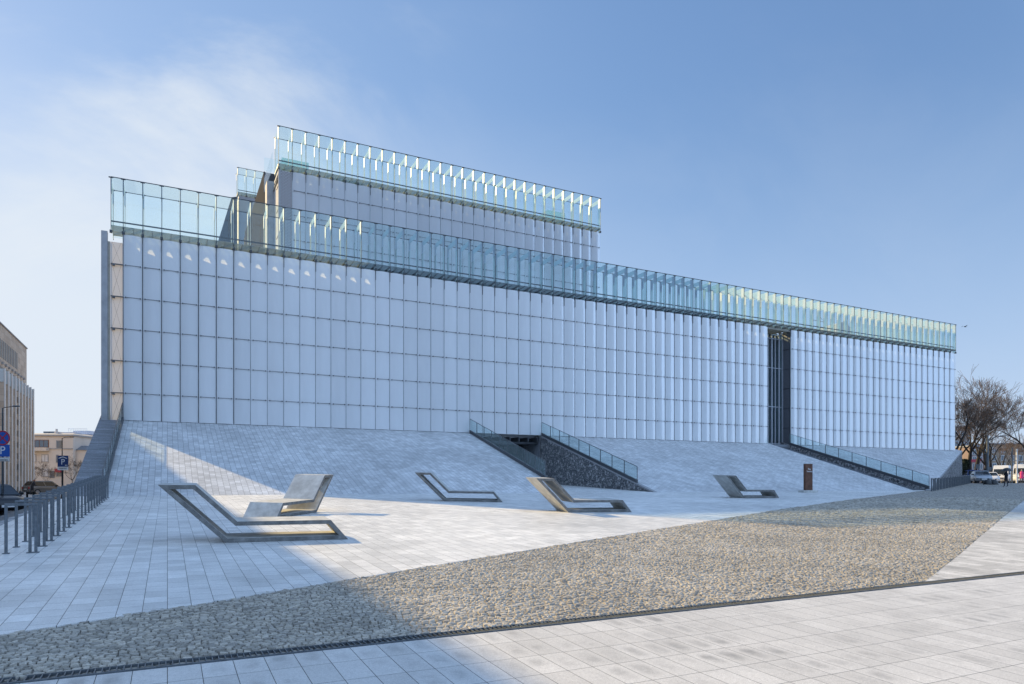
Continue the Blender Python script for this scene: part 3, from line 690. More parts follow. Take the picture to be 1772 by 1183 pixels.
# ------------------------------------------------------------------ benches
def make_bench(label, loc, ang, group='concrete loungers on the square', mir=False):
    # closed concrete ribbon; profile in x (length) z (height), heel at the origin
    outer = [(0.0, 0.0), (2.45, 0.0), (2.08, 0.425), (0.22, 0.425), (-0.56, 1.17), (-1.22, 1.17)]
    th = 0.085
    def off(i):
        n = len(outer); p = Vector(outer[i]); a = (p-Vector(outer[i-1])).normalized(); c = (Vector(outer[(i+1)%n])-p).normalized()
        na = Vector((-a.y, a.x)); nc = Vector((-c.y, c.x)); k = (na+nc); k = k/ (k.dot(na)); return p+k*th
    inner = [tuple(off(i)) for i in range(len(outer))]
    t = thing('concrete_lounger', label, 'bench', loc, 0, group)
    # rest on the sloping paving
    nrm = Vector((0, -0.04, 1)).normalized(); q = Vector((0,0,1)).rotation_difference(nrm).to_matrix() @ Matrix.Rotation(ang, 3, 'Z')
    t.rotation_euler = q.to_euler()
    wd = 1.03*(-1 if mir else 1)
    segs = [('base', 0, 1), ('foot_end', 1, 2), ('seat', 2, 3), ('backrest', 3, 4), ('head_cap', 4, 5), ('back_support', 5, 0)]
    for name, i, j in segs:
        b = MB(); A, B = outer[i], outer[j]; a, c = inner[i], inner[j]
        vs = [(A[0], 0, A[1]), (B[0], 0, B[1]), (c[0], 0, c[1]), (a[0], 0, a[1]), (A[0], wd, A[1]), (B[0], wd, B[1]), (c[0], wd, c[1]), (a[0], wd, a[1])]
        if name == 'base': pass
        # faces: near edge, far edge, outer, inner (mitred ends stay open: they meet the next slab)
        b.add(vs, [(0,1,2,3), (7,6,5,4)], 1); b.add(vs, [(0,4,5,1), (3,2,6,7)], 0)
        b.build(name, [M_bench, M_edge], t)
    return t
def az(a, c): return math.atan2(c[1]-a[1], c[0]-a[0])
def gp(x, y, dz=0.004): return (x, y, 0.04*y+dz)
make_bench('nearest concrete lounger, large, with its back leaning to the left', gp(1.05, 14.95), R(-3.5))
make_bench('concrete lounger standing half in sun behind the nearest one, facing the other way', gp(4.22, 22.1), R(-127.3), mir=True)
make_bench('thin concrete lounger at the foot of the slope, left of the recessed entrance', gp(10.25, 26.6), R(-25.5))
make_bench('concrete lounger in front of the split stone entrance wall, broad back side showing', gp(12.30, 20.05), R(-7.5))
make_bench('small far concrete lounger left of the rusty sign pillar', gp(26.55, 26.05), R(-2.3))

# ------------------------------------------------------------------ sign pillar
tt = thing('sign_pillar', 'rusty brown steel sign pillar on a low concrete base', 'sign', gp(36.9, 30.7), VIEW+R(22))
b = MB(); b.bbox(-.58, .58, -.26, .26, -.08, .14, .012); b.build('base', M_bench, tt)
b = MB(); b.bbox(-.30, .30, -.09, .09, .14, 1.84, .006); b.build('pillar', M_rust, tt)
def text(body, size, loc, rot, mt, parent, name='lettering', ext=0.002, align='CENTER', sx=1):
    cu = bpy.data.curves.new(name, 'FONT'); cu.body = body; cu.size = size; cu.extrude = ext; cu.align_x = align; cu.align_y = 'CENTER'
    cu.materials.append(mt); tmp = bpy.data.objects.new('tmp', cu); COL.objects.link(tmp)
    dg_ = bpy.context.evaluated_depsgraph_get(); me = bpy.data.meshes.new_from_object(tmp.evaluated_get(dg_)); bpy.data.objects.remove(tmp)
    if not me.materials: me.materials.append(mt)
    o = ob(name, me, parent, loc); o.rotation_euler = rot; o.scale = (sx, 1, 1); return o
text('Plac', .15, (.02, -.094, 1.50), (R(90), 0, 0), M_white, tt)
text('Teatralny', .125, (.02, -.094, 1.35), (R(90), 0, 0), M_white, tt)

# ------------------------------------------------------------------ bike racks
ORD = ['nearest', 'second nearest', 'third', 'fourth', 'fifth', 'sixth', 'seventh', 'eighth', 'ninth', 'tenth', 'eleventh', 'twelfth', 'thirteenth', 'fourteenth', 'fifteenth', 'sixteenth', 'seventeenth', 'eighteenth', 'nineteenth', 'twentieth']
def make_rack(wd, h, s=0.022):
    t = thing('bike_rack', 'x', 'bike rack')
    for x in (0, wd*0.80, wd):
        b = MB(); b.bbox(x-s, x+s, -s, s, -.15, h-2*s if x == 0 or x == wd else h-2*s, .004); b.bbox(x-.05, x+.05, -.05, .05, -.01, .012, .003); b.build('post', M_galv, t)
    b = MB(); b.bbox(-s, wd+s, -s, s, h-2*s+.001, h, .004); b.build('top_bar', M_galv, t)
    return t
r0 = make_rack(0.43, 0.87)
NL = 19
for i in range(NL):
    y = 14.53+i*(16.3/(NL-1)); r = r0 if i == 0 else copy_tree(r0)
    r.location = (-2.50 - 0.0*i, y, .04*y+.004); r.rotation_euler = (0, 0, R(0.0))
    r['group'] = 'bike racks along the left edge of the square'
    r['label'] = ('%s galvanised bike rack in the row on the left edge of the square' % ORD[i]) if i < NL-1 else 'farthest galvanised bike rack in the left row, beside the glass balustrade'
r1 = make_rack(1.5, 0.95, 0.04)
for i in range(16):
    k = i/15; x = 50.75+(81.2-50.75)*k; y = 31.25+(45.75-31.25)*k; r = r1 if i == 0 else copy_tree(r1)
    r.location = (x, y, .04*y); r.rotation_euler = (0, 0, R(25.4))
    r['group'] = 'bike racks along the right end of the slope'
    r['label'] = ('%s bike rack of the right row in front of the stone end wall' % ORD[i]) if i < 15 else 'farthest bike rack of the right row, nearest the parked cars'

# ------------------------------------------------------------------ theatre on the left
M_sand = paver('sandstone', (0.40, 0.33, 0.26), (0.55, 0.47, 0.38), (0.30, 0.25, 0.2), 1.2, 0.6, .5, .01, swap=False, stain=.15, stains=.15)
def stone_yz():
    m, t, o = nm('sandstone_wall'); tc = N(t, 'ShaderNodeTexCoord'); sp = N(t, 'ShaderNodeSeparateXYZ'); cb = N(t, 'ShaderNodeCombineXYZ')
    L(t, tc.outputs['Object'], sp.inputs[0]); L(t, sp.outputs[1], cb.inputs[0]); L(t, sp.outputs[2], cb.inputs[1])
    br = N(t, 'ShaderNodeTexBrick', Scale=1); br.inputs['Brick Width'].default_value = 1.3; br.inputs['Row Height'].default_value = .7; br.inputs['Mortar Size'].default_value = .012
    br.inputs['Color1'].default_value = (.52, .42, .33, 1); br.inputs['Color2'].default_value = (.66, .56, .46, 1); br.inputs['Mortar'].default_value = (.3, .26, .22, 1)
    L(t, cb.outputs[0], br.inputs['Vector']); b = N(t, 'ShaderNodeBsdfPrincipled', Roughness=.85); L(t, br.outputs[0], b.inputs['Base Color']); L(t, b.outputs[0], o.inputs[0]); return m
M_tst = stone_yz()
M_slit = mat('slit_window_dark', (.05,.055,.065), .4)
WING = 19.95
th = thing('theatre', 'tall sandstone building with vertical stone fins at the left edge', 'building')
b = MB(); b.box(-42, -18, 99.5, 118.6, 0.2, 21.1); b.box(-42, -18.6, 118.6, 121, .2, 17.6); b.build('upper_wall', M_tst, th)
b = MB(); b.box(-42, -17.9, 99.2, 118.8, 21.1, 21.25); b.build('roof_edge', M_kerb, th)
b = MB(); b.box(-40, -18.05, 8, 99.4, 0.2, WING); b.build('front_wing', M_tst, th)
b = MB(); b.box(-18.0, -17.25, 94, 114.6, .3, 14.0); b.build('lower_wall', M_tst, th)
for k in range(12):
    y0 = 100.0+k*1.02
    if y0 > 112: break
    b = MB(); b.box(-18.0, -17.97, y0, y0+.55, 17.1, 19.3); b.build('slit_window', M_slit, th)
    b = MB(); b.box(-18.0, -17.97, y0, y0+.55, 14.6, 16.0); b.build('slit_window', M_slit, th)
for k in range(9):
    b = MB(); y0 = 99.8+k*2.0; b.box(-18, -17.8, y0, y0+.5, 16.35, 16.6); b.build('stone_bracket', M_kerb, th)
M_fing = mat('fin_pale_glass', (0.62, 0.68, 0.70), .25, var=.05)
for k in range(10):
    y0 = 95.6+k*2.1; b = MB(); b.box(-17.25, -16.62, y0, y0+.3, .3, 14.9); f_ = b.build('facade_fin', M_tst, th); b = MB(); b.box(-16.62, -16.53, y0-.01, y0+.31, .3, 14.95); b.build('fin_edge', M_plate, f_)
    b = MB(); b.box(-17.22, -16.66, y0-.04, y0-.01, 13.4, 14.9); b.build('fin_glass', M_fing, th)
b = MB(); b.box(-17.25, -16.9, 94, 114.8, .3, 1.9); b.build('plinth', M_kerb, th)
b = MB(); b.box(-16.9, -16.8, 103.4, 107.9, 3.3, 4.6, 0); th_p = b.build('dark_plaque', M_winglass, th)

# ------------------------------------------------------------------ houses beyond the street
M_cream = mat('cream_render', (0.60, 0.55, 0.50), .9, var=.08, scale=.6)
M_palegrey = mat('pale_grey_render', (0.60, 0.60, 0.64), .9, var=.06, scale=.6)
M_slate = mat('slate_roof', (0.16, 0.18, 0.21), .7, var=.15)
M_brown = mat('brown_frame', (0.17, 0.08, 0.06), .6)
M_win = mat('house_glass', (0.10, 0.12, 0.14), .1, spec=.8)
M_curt = mat('white_curtain', (0.6, 0.6, 0.62), .8)
def house():
    # local frame: x right in view, y away, z up; 1 photo px = .0965 m at this depth
    k = 114/F; o_ = at(53, 853, 114); h = thing('town_house', 'cream town house with flat parapet roof and brown framed windows', 'house', (o_.x, o_.y, .4), VIEW)
    P = lambda cx, cy: ((cx-95)/7.394*k, (985-cy)/7.394*k)    # crop pixels -> metres
    def bx(cx0, cx1, cy0, cy1, y0, y1, name, mt, par=h):
        x0, z1 = P(cx0, cy0); x1, z0 = P(cx1, cy1); b = MB(); b.box(x0, x1, y0, y1, z0, z1); return b.build(name, mt, par)
    bx(-120, 640, 270, 1000, 0, 9, 'wall', M_cream); rf = bx(-130, 655, 250, 270, -.25, 9.2, 'roof', M_kerb)
    b = MB(); x0, z0 = P(-120, 250); x1, _ = P(500, 250); x2, _ = P(640, 250)
    b.add([(x0,0,z0), (x2,0,z0), (x2,9,z0), (x0,9,z0), (x0,3,z0+.45), (x1,3,z0+.45), (x1,7,z0+.45), (x0,7,z0+.45)], [(0,1,5,4), (1,2,6,5), (2,3,7,6), (3,0,4,7), (4,5,6,7)])
    b.build('roof_slope', M_kerb, rf)
    bx(310, 322, 165, 235, 2, 2.4, 'chimney', M_cream, rf); bx(265, 330, 200, 245, 2.5, 4, 'chimney', M_cream, rf); bx(360, 510, 203, 245, 3, 5, 'roof_box', M_palegrey, rf)
    for a, c in ((100, 170), (180, 240)): bx(a, c, 193, 232, 3, 4, 'skylight', M_win, rf)
    bx(640, 770, 445, 1000, .8, 7, 'side_wing', M_cream)
    b = MB(); xa_, za = P(635, 445); xb_, zb = P(785, 385); b.add([(xa_,.6,za), (xb_,.6,za), (xb_,7,za), (xa_,7,za), (xa_,2.2,zb), (xb_-1,2.2,zb), (xb_-1,5,zb), (xa_,5,zb)], [(0,1,5,4), (1,2,6,5), (2,3,7,6), (4,5,6,7), (3,0,4,7)])
    b.build('wing_roof', M_slate, h)
    bx(98, 335, 418, 462, -.8, 0, 'balcony', M_cream); bx(335, 640, 425, 436, -.12, 0, 'string_course', M_kerb)
    def win(cx0, cx1, cy0, cy1, n, curt=False):
        f = bx(cx0-5, cx1+5, cy0-5, cy1+5, -.06, .02, 'window', M_brown if n > 2 else M_kerb)
        wd = (cx1-cx0)/n
        for i in range(n): bx(cx0+i*wd+4, cx0+(i+1)*wd-4, cy0+3, cy1-3, -.10, -.05, 'pane', M_curt if curt else M_win, f)
    win(98, 325, 322, 412, 4); win(428, 500, 328, 422, 1); win(100, 165, 508, 600, 2, True); win(242, 320, 508, 600, 2, True); win(425, 446, 512, 608, 1)
    win(242, 320, 692, 785, 2, True); win(430, 497, 735, 785, 2)
    bx(340, 402, 715, 805, -.08, .02, 'door', M_slate); bx(425, 500, 690, 733, -.5, 0, 'awning', M_signred); bx(98, 160, 690, 800, -.05, .02, 'shop_window', M_curt)
    o_ = at(119, 850, 150); h2 = thing('town_house', 'pale grey gabled building with rooftop railing behind the cream house', 'house', (o_.x, o_.y, .4), VIEW)
    k = 150/F; P2 = lambda px_, py_: ((px_-119)*k, (850-py_)*k)
    b = MB(); x1, z1 = P2(150, 764); xm, zm = P2(128, 754.5); b.prism([(0, 0), (x1, 0), (x1, z1), (xm, zm+.2), (0, zm+.2)], 0, 6, 0, Matrix.Translation((0,6,0)) @ Matrix.Rotation(R(90), 4, 'X')); b.build('wall', M_palegrey, h2)
    b = MB(); b.box(0, x1-.3, 1.5, 6, zm+.25, zm+1.0); b.build('roof_storey', mat('lilac_cladding', (.55,.58,.66), .7), h2)
    b = MB(); b.box(-.1, x1+.1, -.05, .0, zm+1.3, zm+1.36)
    for i in range(9): b.box(i*x1/8-.02, i*x1/8+.02, -.05, 0, zm+.25, zm+1.3)
    b.build('railing', M_plate, h2)
    b = MB(); b.box(x1+.1, x1+2.4, 1, 7, 0, z1-.2); b.build('low_wing', M_cream, h2)
house()

# ------------------------------------------------------------------ vehicles
def make_car(label, loc, rz, body_mat, kind='hatch', name='parked_car', cat='car', group=None):
    # x forward, length centred; profile stations: x, sill z, belt z, half width
    t = thing(name, label, cat, loc, rz, group)
    if kind == 'van':
        Lh, H, hw = 2.85, 2.55, 1.0
        st = [(-2.85,.35,1.15,.93),(-2.75,.30,1.25,.98),(1.5,.30,1.25,1.0),(2.1,.30,1.2,1.0),(2.6,.30,1.05,.97),(2.85,.38,.85,.86)]
        gh = [(-2.82, -2.75), (2.35, 1.55)]; rz_ = H; wheels = (-1.85, 1.9); wr = .35
    elif kind == 'suv':
        Lh, H, hw = 2.2, 1.66, .90
        st = [(-2.2,.45,.95,.80),(-2.1,.32,1.02,.87),(-1.0,.28,1.0,.90),(0.9,.28,1.0,.90),(1.6,.28,.95,.89),(2.05,.32,.85,.84),(2.2,.42,.70,.72)]
        gh = [(-2.1, -1.75), (1.15, .45)]; rz_ = H; wheels = (-1.35, 1.35); wr = .35
    else:
        Lh, H, hw = 2.1, 1.46, .87
        st = [(-2.1,.42,.90,.76),(-2.0,.28,.95,.84),(-1.0,.22,.93,.87),(0.8,.22,.93,.87),(1.5,.22,.86,.86),(1.95,.28,.75,.80),(2.1,.40,.60,.68)]
        gh = [(-1.95, -1.45), (1.15, .35)] if kind == 'hatch' else [(-1.5, -.85), (1.1, .35)]; rz_ = H; wheels = (-1.28, 1.28); wr = .31
    b = MB(); ring = []
    for x, zs, zb, w_ in st:
        ring.append([(x, -w_*.93, zs), (x, -w_, zs+.12), (x, -w_, zb-.15), (x, -w_*.94, zb), (x, -w_*.55, zb+.035), (x, w_*.55, zb+.035), (x, w_*.94, zb), (x, w_, zb-.15), (x, w_, zs+.12), (x, w_*.93, zs)])
    n = 10; vs = [p for r_ in ring for p in r_]; fs = [tuple(range(n))[::-1], tuple((len(ring)-1)*n+i for i in range(n))]
    for i in range(len(ring)-1):
        for k in range(n): fs.append((i*n+k, i*n+(k+1)%n, (i+1)*n+(k+1)%n, (i+1)*n+k))
    b.add(vs, fs, 0, True)
    bz = .93 if kind not in ('van', 'suv') else (1.22 if kind == 'van' else 1.0)
    (xr0, xr1), (xf0, xf1) = gh; wb = hw*.93; wt = hw*.72 if kind != 'van' else hw*.88
    zt = rz_-.06
    low = [(xr0, -wb, bz), (xf0, -wb, bz), (xf0, wb, bz), (xr0, wb, bz)]; top = [(xr1, -wt, zt), (xf1, -wt, zt), (xf1, wt, zt), (xr1, wt, zt)]
    t2 = [(xr1+.12, -wt*.85, rz_), (xf1-.15, -wt*.85, rz_), (xf1-.15, wt*.85, rz_), (xr1+.12, wt*.85, rz_)]
    b.add(low+top+t2, [(0,1,5,4), (1,2,6,5), (2,3,7,6), (3,0,4,7), (4,5,9,8), (5,6,10,9), (6,7,11,10), (7,4,8,11), (8,9,10,11)], 0)
    b.build('body', body_mat, t)
    def quad(A, B, C_, D_, u0, u1, v0, v1, off_=.012):
        A, B, C_, D_ = map(Vector, (A, B, C_, D_)); nn = (B-A).cross(D_-A).normalized()*off_
        p = lambda u, v: (A*(1-u)+B*u)*(1-v)+(D_*(1-u)+C_*u)*v+nn
        return [p(u0,v0), p(u1,v0), p(u1,v1), p(u0,v1)]
    def pane(nm_, q):
        b = MB(); c_ = sum(q, Vector())/4; nn = (q[1]-q[0]).cross(q[3]-q[0]).normalized()*.01
        b.add([p for p in q]+[p-nn for p in q], [(0,1,2,3), (7,6,5,4), (0,4,5,1), (1,5,6,2), (2,6,7,3), (3,7,4,0)]); return b.build(nm_, M_winglass, t)
    pane('windscreen', quad(low[1], low[2], top[2], top[1], .05, .95, .08, .92) if kind != 'van' else quad(low[1], low[2], top[2], top[1], .06, .94, .05, .62))
    pane('rear_window', quad(low[3], low[0], top[0], top[3], .08, .92, .25, .9))
    rng = ((.10, .50), (.54, .92)) if kind != 'van' else ((.78, .95),)
    for u0, u1 in rng:
        v1_ = .9 if kind != 'van' else .6
        pane('side_window', quad(low[0], low[1], top[1], top[0], u0, u1, .08, v1_)); pane('side_window', quad(low[2], low[3], top[3], top[2], 1-u1, 1-u0, .08, v1_))
    for x in wheels:
        for s in (-1, 1):
            Mw = Matrix.Translation((x, s*(hw-.10), wr)) @ Matrix.Rotation(R(90), 4, 'X')
            b = MB(); b.lathe([(wr*.6, -.11), (wr*.95, -.11), (wr, -.07), (wr, .07), (wr*.95, .11), (wr*.6, .11)], 20, 0, Mw); wo = b.build('wheel', M_rubber, t)
            b = MB(); b.lathe([(0.0, -.115*1), (wr*.25, -.12), (wr*.58, -.10), (wr*.62, -.112), (wr*.62, .112), (wr*.58, .10), (wr*.25, .12), (0, .115)], 16, 0, Mw); b.build('rim', M_rim, wo)
    xf = st[-1][0]; zf = st[-1][2]
    for s in (-1, 1):
        b = MB(); b.bbox(xf-.28, xf-.06, s*hw*.52, s*hw*.86, zf-.02, zf+.13, .02); b.build('headlight', M_lamp, t)
        b = MB(); b.bbox(st[0][0]-.01, st[0][0]+.12, s*hw*.62, s*hw*.90, .72, .95 if kind != 'van' else 1.3, .01); b.build('tail_light', M_red, t)
        b = MB(); b.bbox(gh[1][0]-.45, gh[1][0]-.30, s*(wb+.02), s*(wb+.20), bz+.02, bz+.16, .03); b.build('mirror', M_black, t)
    b = MB(); b.bbox(xf-.03, xf+.012, -hw*.5, hw*.5, zf-.20, zf-.06, .01); b.build('grille', M_black, t)
    b = MB(); b.bbox(xf+.0, xf+.02, -.26, .26, .40, .51, .004); b.bbox(st[0][0]-.02, st[0][0], -.26, .26, .62, .73, .004); b.build('licence_plate', M_plate, t)
    return t
paint = lambda n_, c, r_=.3, mt=.3: mat(n_, c, r_, mt, var=.03, spec=.7)
face = lambda p: math.atan2(-p.y, -p.x)       # heading that looks back at the camera
M_cb = paint('black_car_paint', (.018, .02, .025)); M_cg = paint('grey_car_paint', (.17, .165, .16)); M_cs = paint('silver_car_paint', (.35, .38, .42))
M_cn = paint('blue_car_paint', (.02, .06, .22)); M_cw = paint('white_van_paint', (.68, .70, .74), .35, 0)
# parked at the left edge, nose visible
p = at(-13, 890, 32.5); make_car('black car at the left edge beside the bike racks', (p.x, p.y, gz(p.x, p.y)), face(p)+R(16), M_cb, 'hatch')
p = at(79, 855, 82); make_car('grey hatchback with red tail lights on the far street', (p.x, p.y, .46), VIEW+R(90-28), M_cg, 'suv')
p = at(1684, 835, 86); make_car('dark blue car behind the bike racks on the right', (p.x, p.y, 1.86), face(p)+R(12), M_cn, 'suv')
p = at(1697, 835, 80); make_car('silver blue saloon car under the bare trees on the right', (p.x, p.y, 1.86), face(p)+R(10), M_cs, 'saloon')
p = at(1714, 835, 90); make_car('pale saloon car between the silver car and the white van', (p.x, p.y, 1.86), face(p)+R(6), M_cw, 'saloon')
p = at(1735.5, 835, 98); make_car('white delivery van behind the person with the umbrella', (p.x, p.y, 1.84), face(p)-R(8), M_cw, 'van', 'delivery_van', 'van')
p = at(1771, 835, 92); make_car('white van cut by the right edge of the picture', (p.x, p.y, 1.84), face(p)-R(6), M_cw, 'van', 'delivery_van', 'van')
# parking bollards on the right near the cars
for px_ in (1709, 1720):
    p = at(px_, 836, 74); b = MB(); b.lathe([(0, 0), (.42, 0), (.42, .06), (.36, .34), (.2, .5), (.0, .55)], 20)
    tag(b.build('planter', M_black, None, (p.x, p.y, gz(p.x, p.y))), 'low dark round planter %s' % ('in front of the silver car' if px_ == 1709 else 'at the front of the white van'), 'planter')

# ------------------------------------------------------------------ persons
def person(label, loc, rz, coat, legs, h=1.72, lean=0.0, arm='down', hairc=(.05,.035,.03), bag=None, stride=.10):
    t = thing('person', label, 'person', loc, rz); s = h/1.72
    sk = [((0,0,.93), .115), ((0,0,1.08), .12), ((0,0,1.30), .135), ((0,0,1.44), .09), ((0,0,1.50), .055), ((0,.0,1.60), .085), ((0,.01,1.68), .07)]
    vs = [Vector(p_)*s+Vector((0, lean*max(0, p_[2]-.93), 0)) for p_, _ in sk]; rr = [r_*s for _, r_ in sk]; es = [(i, i+1) for i in range(6)]
    def chain(start, pts, rs):
        k = start
        for p_, r_ in zip(pts, rs): vs.append(Vector(p_)*s+Vector((0, lean*max(0, p_[2]-.93), 0))); rr.append(r_*s); es.append((k, len(vs)-1)); k = len(vs)-1
    for sx in (-1, 1):
        st = stride*sx
        chain(0, [(sx*.09, 0, .88), (sx*.10, st*.6, .50), (sx*.10, st, .09), (sx*.11, st+.14, .04)], [.095, .065, .045, .035])
        if arm == 'up' and sx == 1: chain(2, [(.19, 0, 1.40), (.24, .10, 1.16), (.16, .28, 1.30), (.15, .31, 1.36)], [.055, .045, .035, .032])
        elif arm == 'forward': chain(2, [(sx*.19, 0, 1.40), (sx*.24, .12, 1.15), (sx*.18, .38, 1.08), (sx*.17, .46, 1.07)], [.055, .045, .035, .03])
        else: chain(2, [(sx*.19, 0, 1.40), (sx*.24, -.02, 1.13), (sx*.25, .05, .88), (sx*.25, .07, .80)], [.055, .045, .035, .03])
    me = bpy.data.meshes.new('body'); me.from_pydata([tuple(v) for v in vs], es, [])
    me.materials.append(legs)
    o = ob('body', me, t)
    md = o.modifiers.new('Skin', 'SKIN')
    for i, sv in enumerate(me.skin_vertices[0].data): sv.radius = (rr[i], rr[i]); sv.use_root = (i == 0)
    o.modifiers.new('Sub', 'SUBSURF').levels = 1
    dg_ = bpy.context.evaluated_depsgraph_get(); me2 = bpy.data.meshes.new_from_object(o.evaluated_get(dg_)); o.modifiers.clear(); o.data = me2
    if not me2.materials: me2.materials.append(legs)
    Mc = Matrix.Scale(s, 4)
    b = MB(); pr = [(.19,.60), (.21,.70), (.19,.95), (.185,1.1), (.21,1.30), (.20,1.40), (.10,1.47), (.06,1.50)]
    vv = []; n = 14
    for r_, z in pr:
        for k in range(n): a = 2*math.pi*k/n; vv.append((Vector((r_*math.cos(a), r_*.68*math.sin(a)+lean*max(0, z-.93), z))*s))
    b.add(vv, [(i*n+k, i*n+(k+1)%n, (i+1)*n+(k+1)%n, (i+1)*n+k) for i in range(len(pr)-1) for k in range(n)], 0, True); b.build('coat', coat, t)
    b = MB(); hb = Vector((0, lean*.75, 1.635))*s
    vv = []; 
    for i in range(7):
        ph = math.pi*i/9
        for k in range(12): a = 2*math.pi*k/12; vv.append(hb+Vector((.098*math.sin(ph)*math.cos(a), -.012+.108*math.sin(ph)*math.sin(a), .03+.115*math.cos(ph)))*s)
    b.add(vv, [(i*12+k, i*12+(k+1)%12, (i+1)*12+(k+1)%12, (i+1)*12+k) for i in range(6) for k in range(12)], 0, True)
    b.build('hair', mat('hair', hairc, .6), t)
    b = MB(); b.lathe([(.0, -.10), (.05, -.095), (.075, -.03), (.08, .03), (.06, .09), (0, .11)], 12, 0, Matrix.Translation(hb+Vector((0, .022, 0))) @ Matrix.Scale(s, 4))
    b.box(-.012, .012, .095, .12, -.03, .01, 0, Matrix.Translation(hb)); b.build('face', mat('skin', (.55, .36, .28), .6), t)
    return t
M_dkcoat = mat('dark_coat', (.02, .02, .025), .8); M_jean = mat('dark_trousers', (.03, .035, .05), .8); M_pink = mat('pink_coat', (.75, .06, .22), .7); M_mag = mat('magenta_jacket', (.6, .12, .35), .7)
p = at(55.5, 855, 76); person('person in dark coat bending towards the grey car', (p.x, p.y, .5), R(-50), M_dkcoat, M_jean, 1.7, .35, 'forward', (.35, .14, .08))
p = at(1741, 836.2, 66); pu = (p.x, p.y, gz(p.x, p.y)); person('person in dark clothes standing under a black umbrella', pu, face(p)-R(150), M_dkcoat, M_jean, 1.62, 0, 'up')
p = at(1768, 836, 86); person('person in a bright pink coat beside the white van at the right edge', (p.x, p.y, 1.86), face(p)-R(90), M_pink, M_jean, 1.7)
p = at(1690.5, 836, 83); person('person in a pink and purple jacket between the blue and silver cars', (p.x, p.y, 1.86), R(200), M_mag, M_jean, 1.75)
um = thing('umbrella', 'black open umbrella held by the person in front of the white van', 'umbrella', (pu[0]+.05, pu[1]-.05, pu[2]+1.2))
b = MB(); nr = 8; prof = [(0, .62), (.22, .58), (.42, .46), (.56, .30)]
vs = []
for r_, z in prof:
    for k in range(nr*2):
        a = 2*math.pi*k/(nr*2); q_ = r_*(1 if k % 2 == 0 else .93); vs.append((q_*math.cos(a), q_*math.sin(a), z+(0 if k % 2 == 0 else .02)))
b.add(vs, [(i*16+k, i*16+(k+1)%16, (i+1)*16+(k+1)%16, (i+1)*16+k) for i in range(3) for k in range(16)], 0, True); b.build('canopy', M_black, um)
b = MB(); b.tube([(0,0,-.08), (0,0,.68)], .009, 6); b.build('shaft', M_dark, um)

# ------------------------------------------------------------------ street furniture, left
p = at(4.7, 880, 32)
lp = thing('street_lamp', 'slim dark street lamp with one short arm, carrying the blue parking sign', 'street lamp', (p.x, p.y, gz(p.x, p.y)), VIEW)
b = MB(); b.tube([(0,0,0), (0,0,1.2), (0,0,5.05)], [.055, .05, .03], 10); b.build('pole', M_dark, lp)
b = MB(); b.tube([(0,0,5.03), (.1,0,5.08), (.55,0,5.13)], .018, 8); b.build('arm', M_dark, lp)
b = MB(); b.bbox(.5, .78, -.05, .05, 5.10, 5.17, .015); b.build('lamp_head', M_galv, lp)
zb_ = gz(p.x, p.y)
def sign(name, label, px_, py_, t, cat='sign'):
    q = at(px_, py_, t); return thing(name, label, cat, (q.x, q.y, q.z), VIEW)
s1 = sign('no_stopping_sign', 'round blue no stopping sign with red ring and red cross', 4.8, 757.6, 31.93)
Mf = Matrix.Rotation(R(90), 4, 'X')
b = MB(); b.lathe([(0, .0), (.345, .0), (.345, .012), (0, .012)], 40, 0, Mf, False); b.build('disc', M_signblue, s1)
b = MB(); b.lathe([(.285, .013), (.345, .013), (.345, .02), (.285, .02), (.285, .013)], 40, 0, Mf, False)
for a in (45, -45): b.box(-.29, .29, -.03, .03, .013, .018 if a > 0 else .0195, 0, Mf @ Matrix.Rotation(R(a), 4, 'Z'))
b.build('red_ring', M_signred, s1)
s2 = sign('parking_sign', 'large square blue parking sign cut by the left edge', 5.5, 779.6, 31.93)
b = MB(); b.bbox(-.31, .31, -.012, 0, -.28, .28, .004); b.build('panel', M_signblue, s2)
text('P', .52, (-.02, -.018, -.0), (R(90), 0, 0), M_white, s2)
s3 = sign('sign_plate', 'white plate with black lettering under the parking sign', 5.5, 794.7, 31.93)
b = MB(); b.bbox(-.31, .31, -.012, 0, -.095, .095, .004); b.build('panel', M_plate, s3)
b = MB(); 
for z0, z1, x0, x1 in ((.083,.091,-.30,.30), (-.091,-.083,-.30,.30), (-.083,.083,.292,.30), (-.083,.083,-.30,-.292)): b.box(x0, x1, -.016, -.012, z0, z1)
b.build('border', M_text, s3)
text('Koniec', .17, (0, -.018, -.01), (R(90), 0, 0), M_text, s3)
q = at(108, 850, 44)
pp = thing('sign_post', 'black post between the bike racks and the cream house, carrying the covered parking sign', 'post', (q.x, q.y, gz(q.x, q.y)), VIEW)
b = MB(); b.tube([(0,0,0), (0,0,3.05)], .055, 12); b.lathe([(.0, .0), (.075, 0), (.075, .9), (.055, .95)], 12); b.build('pole', M_black, pp)
s4 = sign('parking_sign', 'dark blue covered parking sign with a roof over the letter P', 109, 797.7, 43.9)
b = MB(); b.bbox(-.345, .345, -.012, 0, -.36, .36, .004); b.build('panel', M_signnavy, s4)
text('P', .50, (-.0, -.018, -.06), (R(90), 0, 0), M_white, s4)
b = MB()
for s in (-1, 1): b.prism([(0, .30), (s*.27, .20), (s*.27, .155), (0, .25)], .013, .02, 0, Mf)
b.prism([(.12, -.26), (.20, -.22), (.20, -.245), (.30, -.245), (.30, -.275), (.20, -.275), (.20, -.30)], .013, .02, 0, Mf)
b.build('roof_symbol', M_white, s4)
s5 = sign('sign_plate', 'small white plate under the dark blue covered parking sign', 109, 810.3, 43.9)
b = MB(); b.bbox(-.345, .345, -.012, 0, -.11, .11, .004); b.build('panel', M_plate, s5)
text('PARKING', .12, (0, -.018, 0), (R(90), 0, 0), M_text, s5)
q = at(107.6, 850, 70)
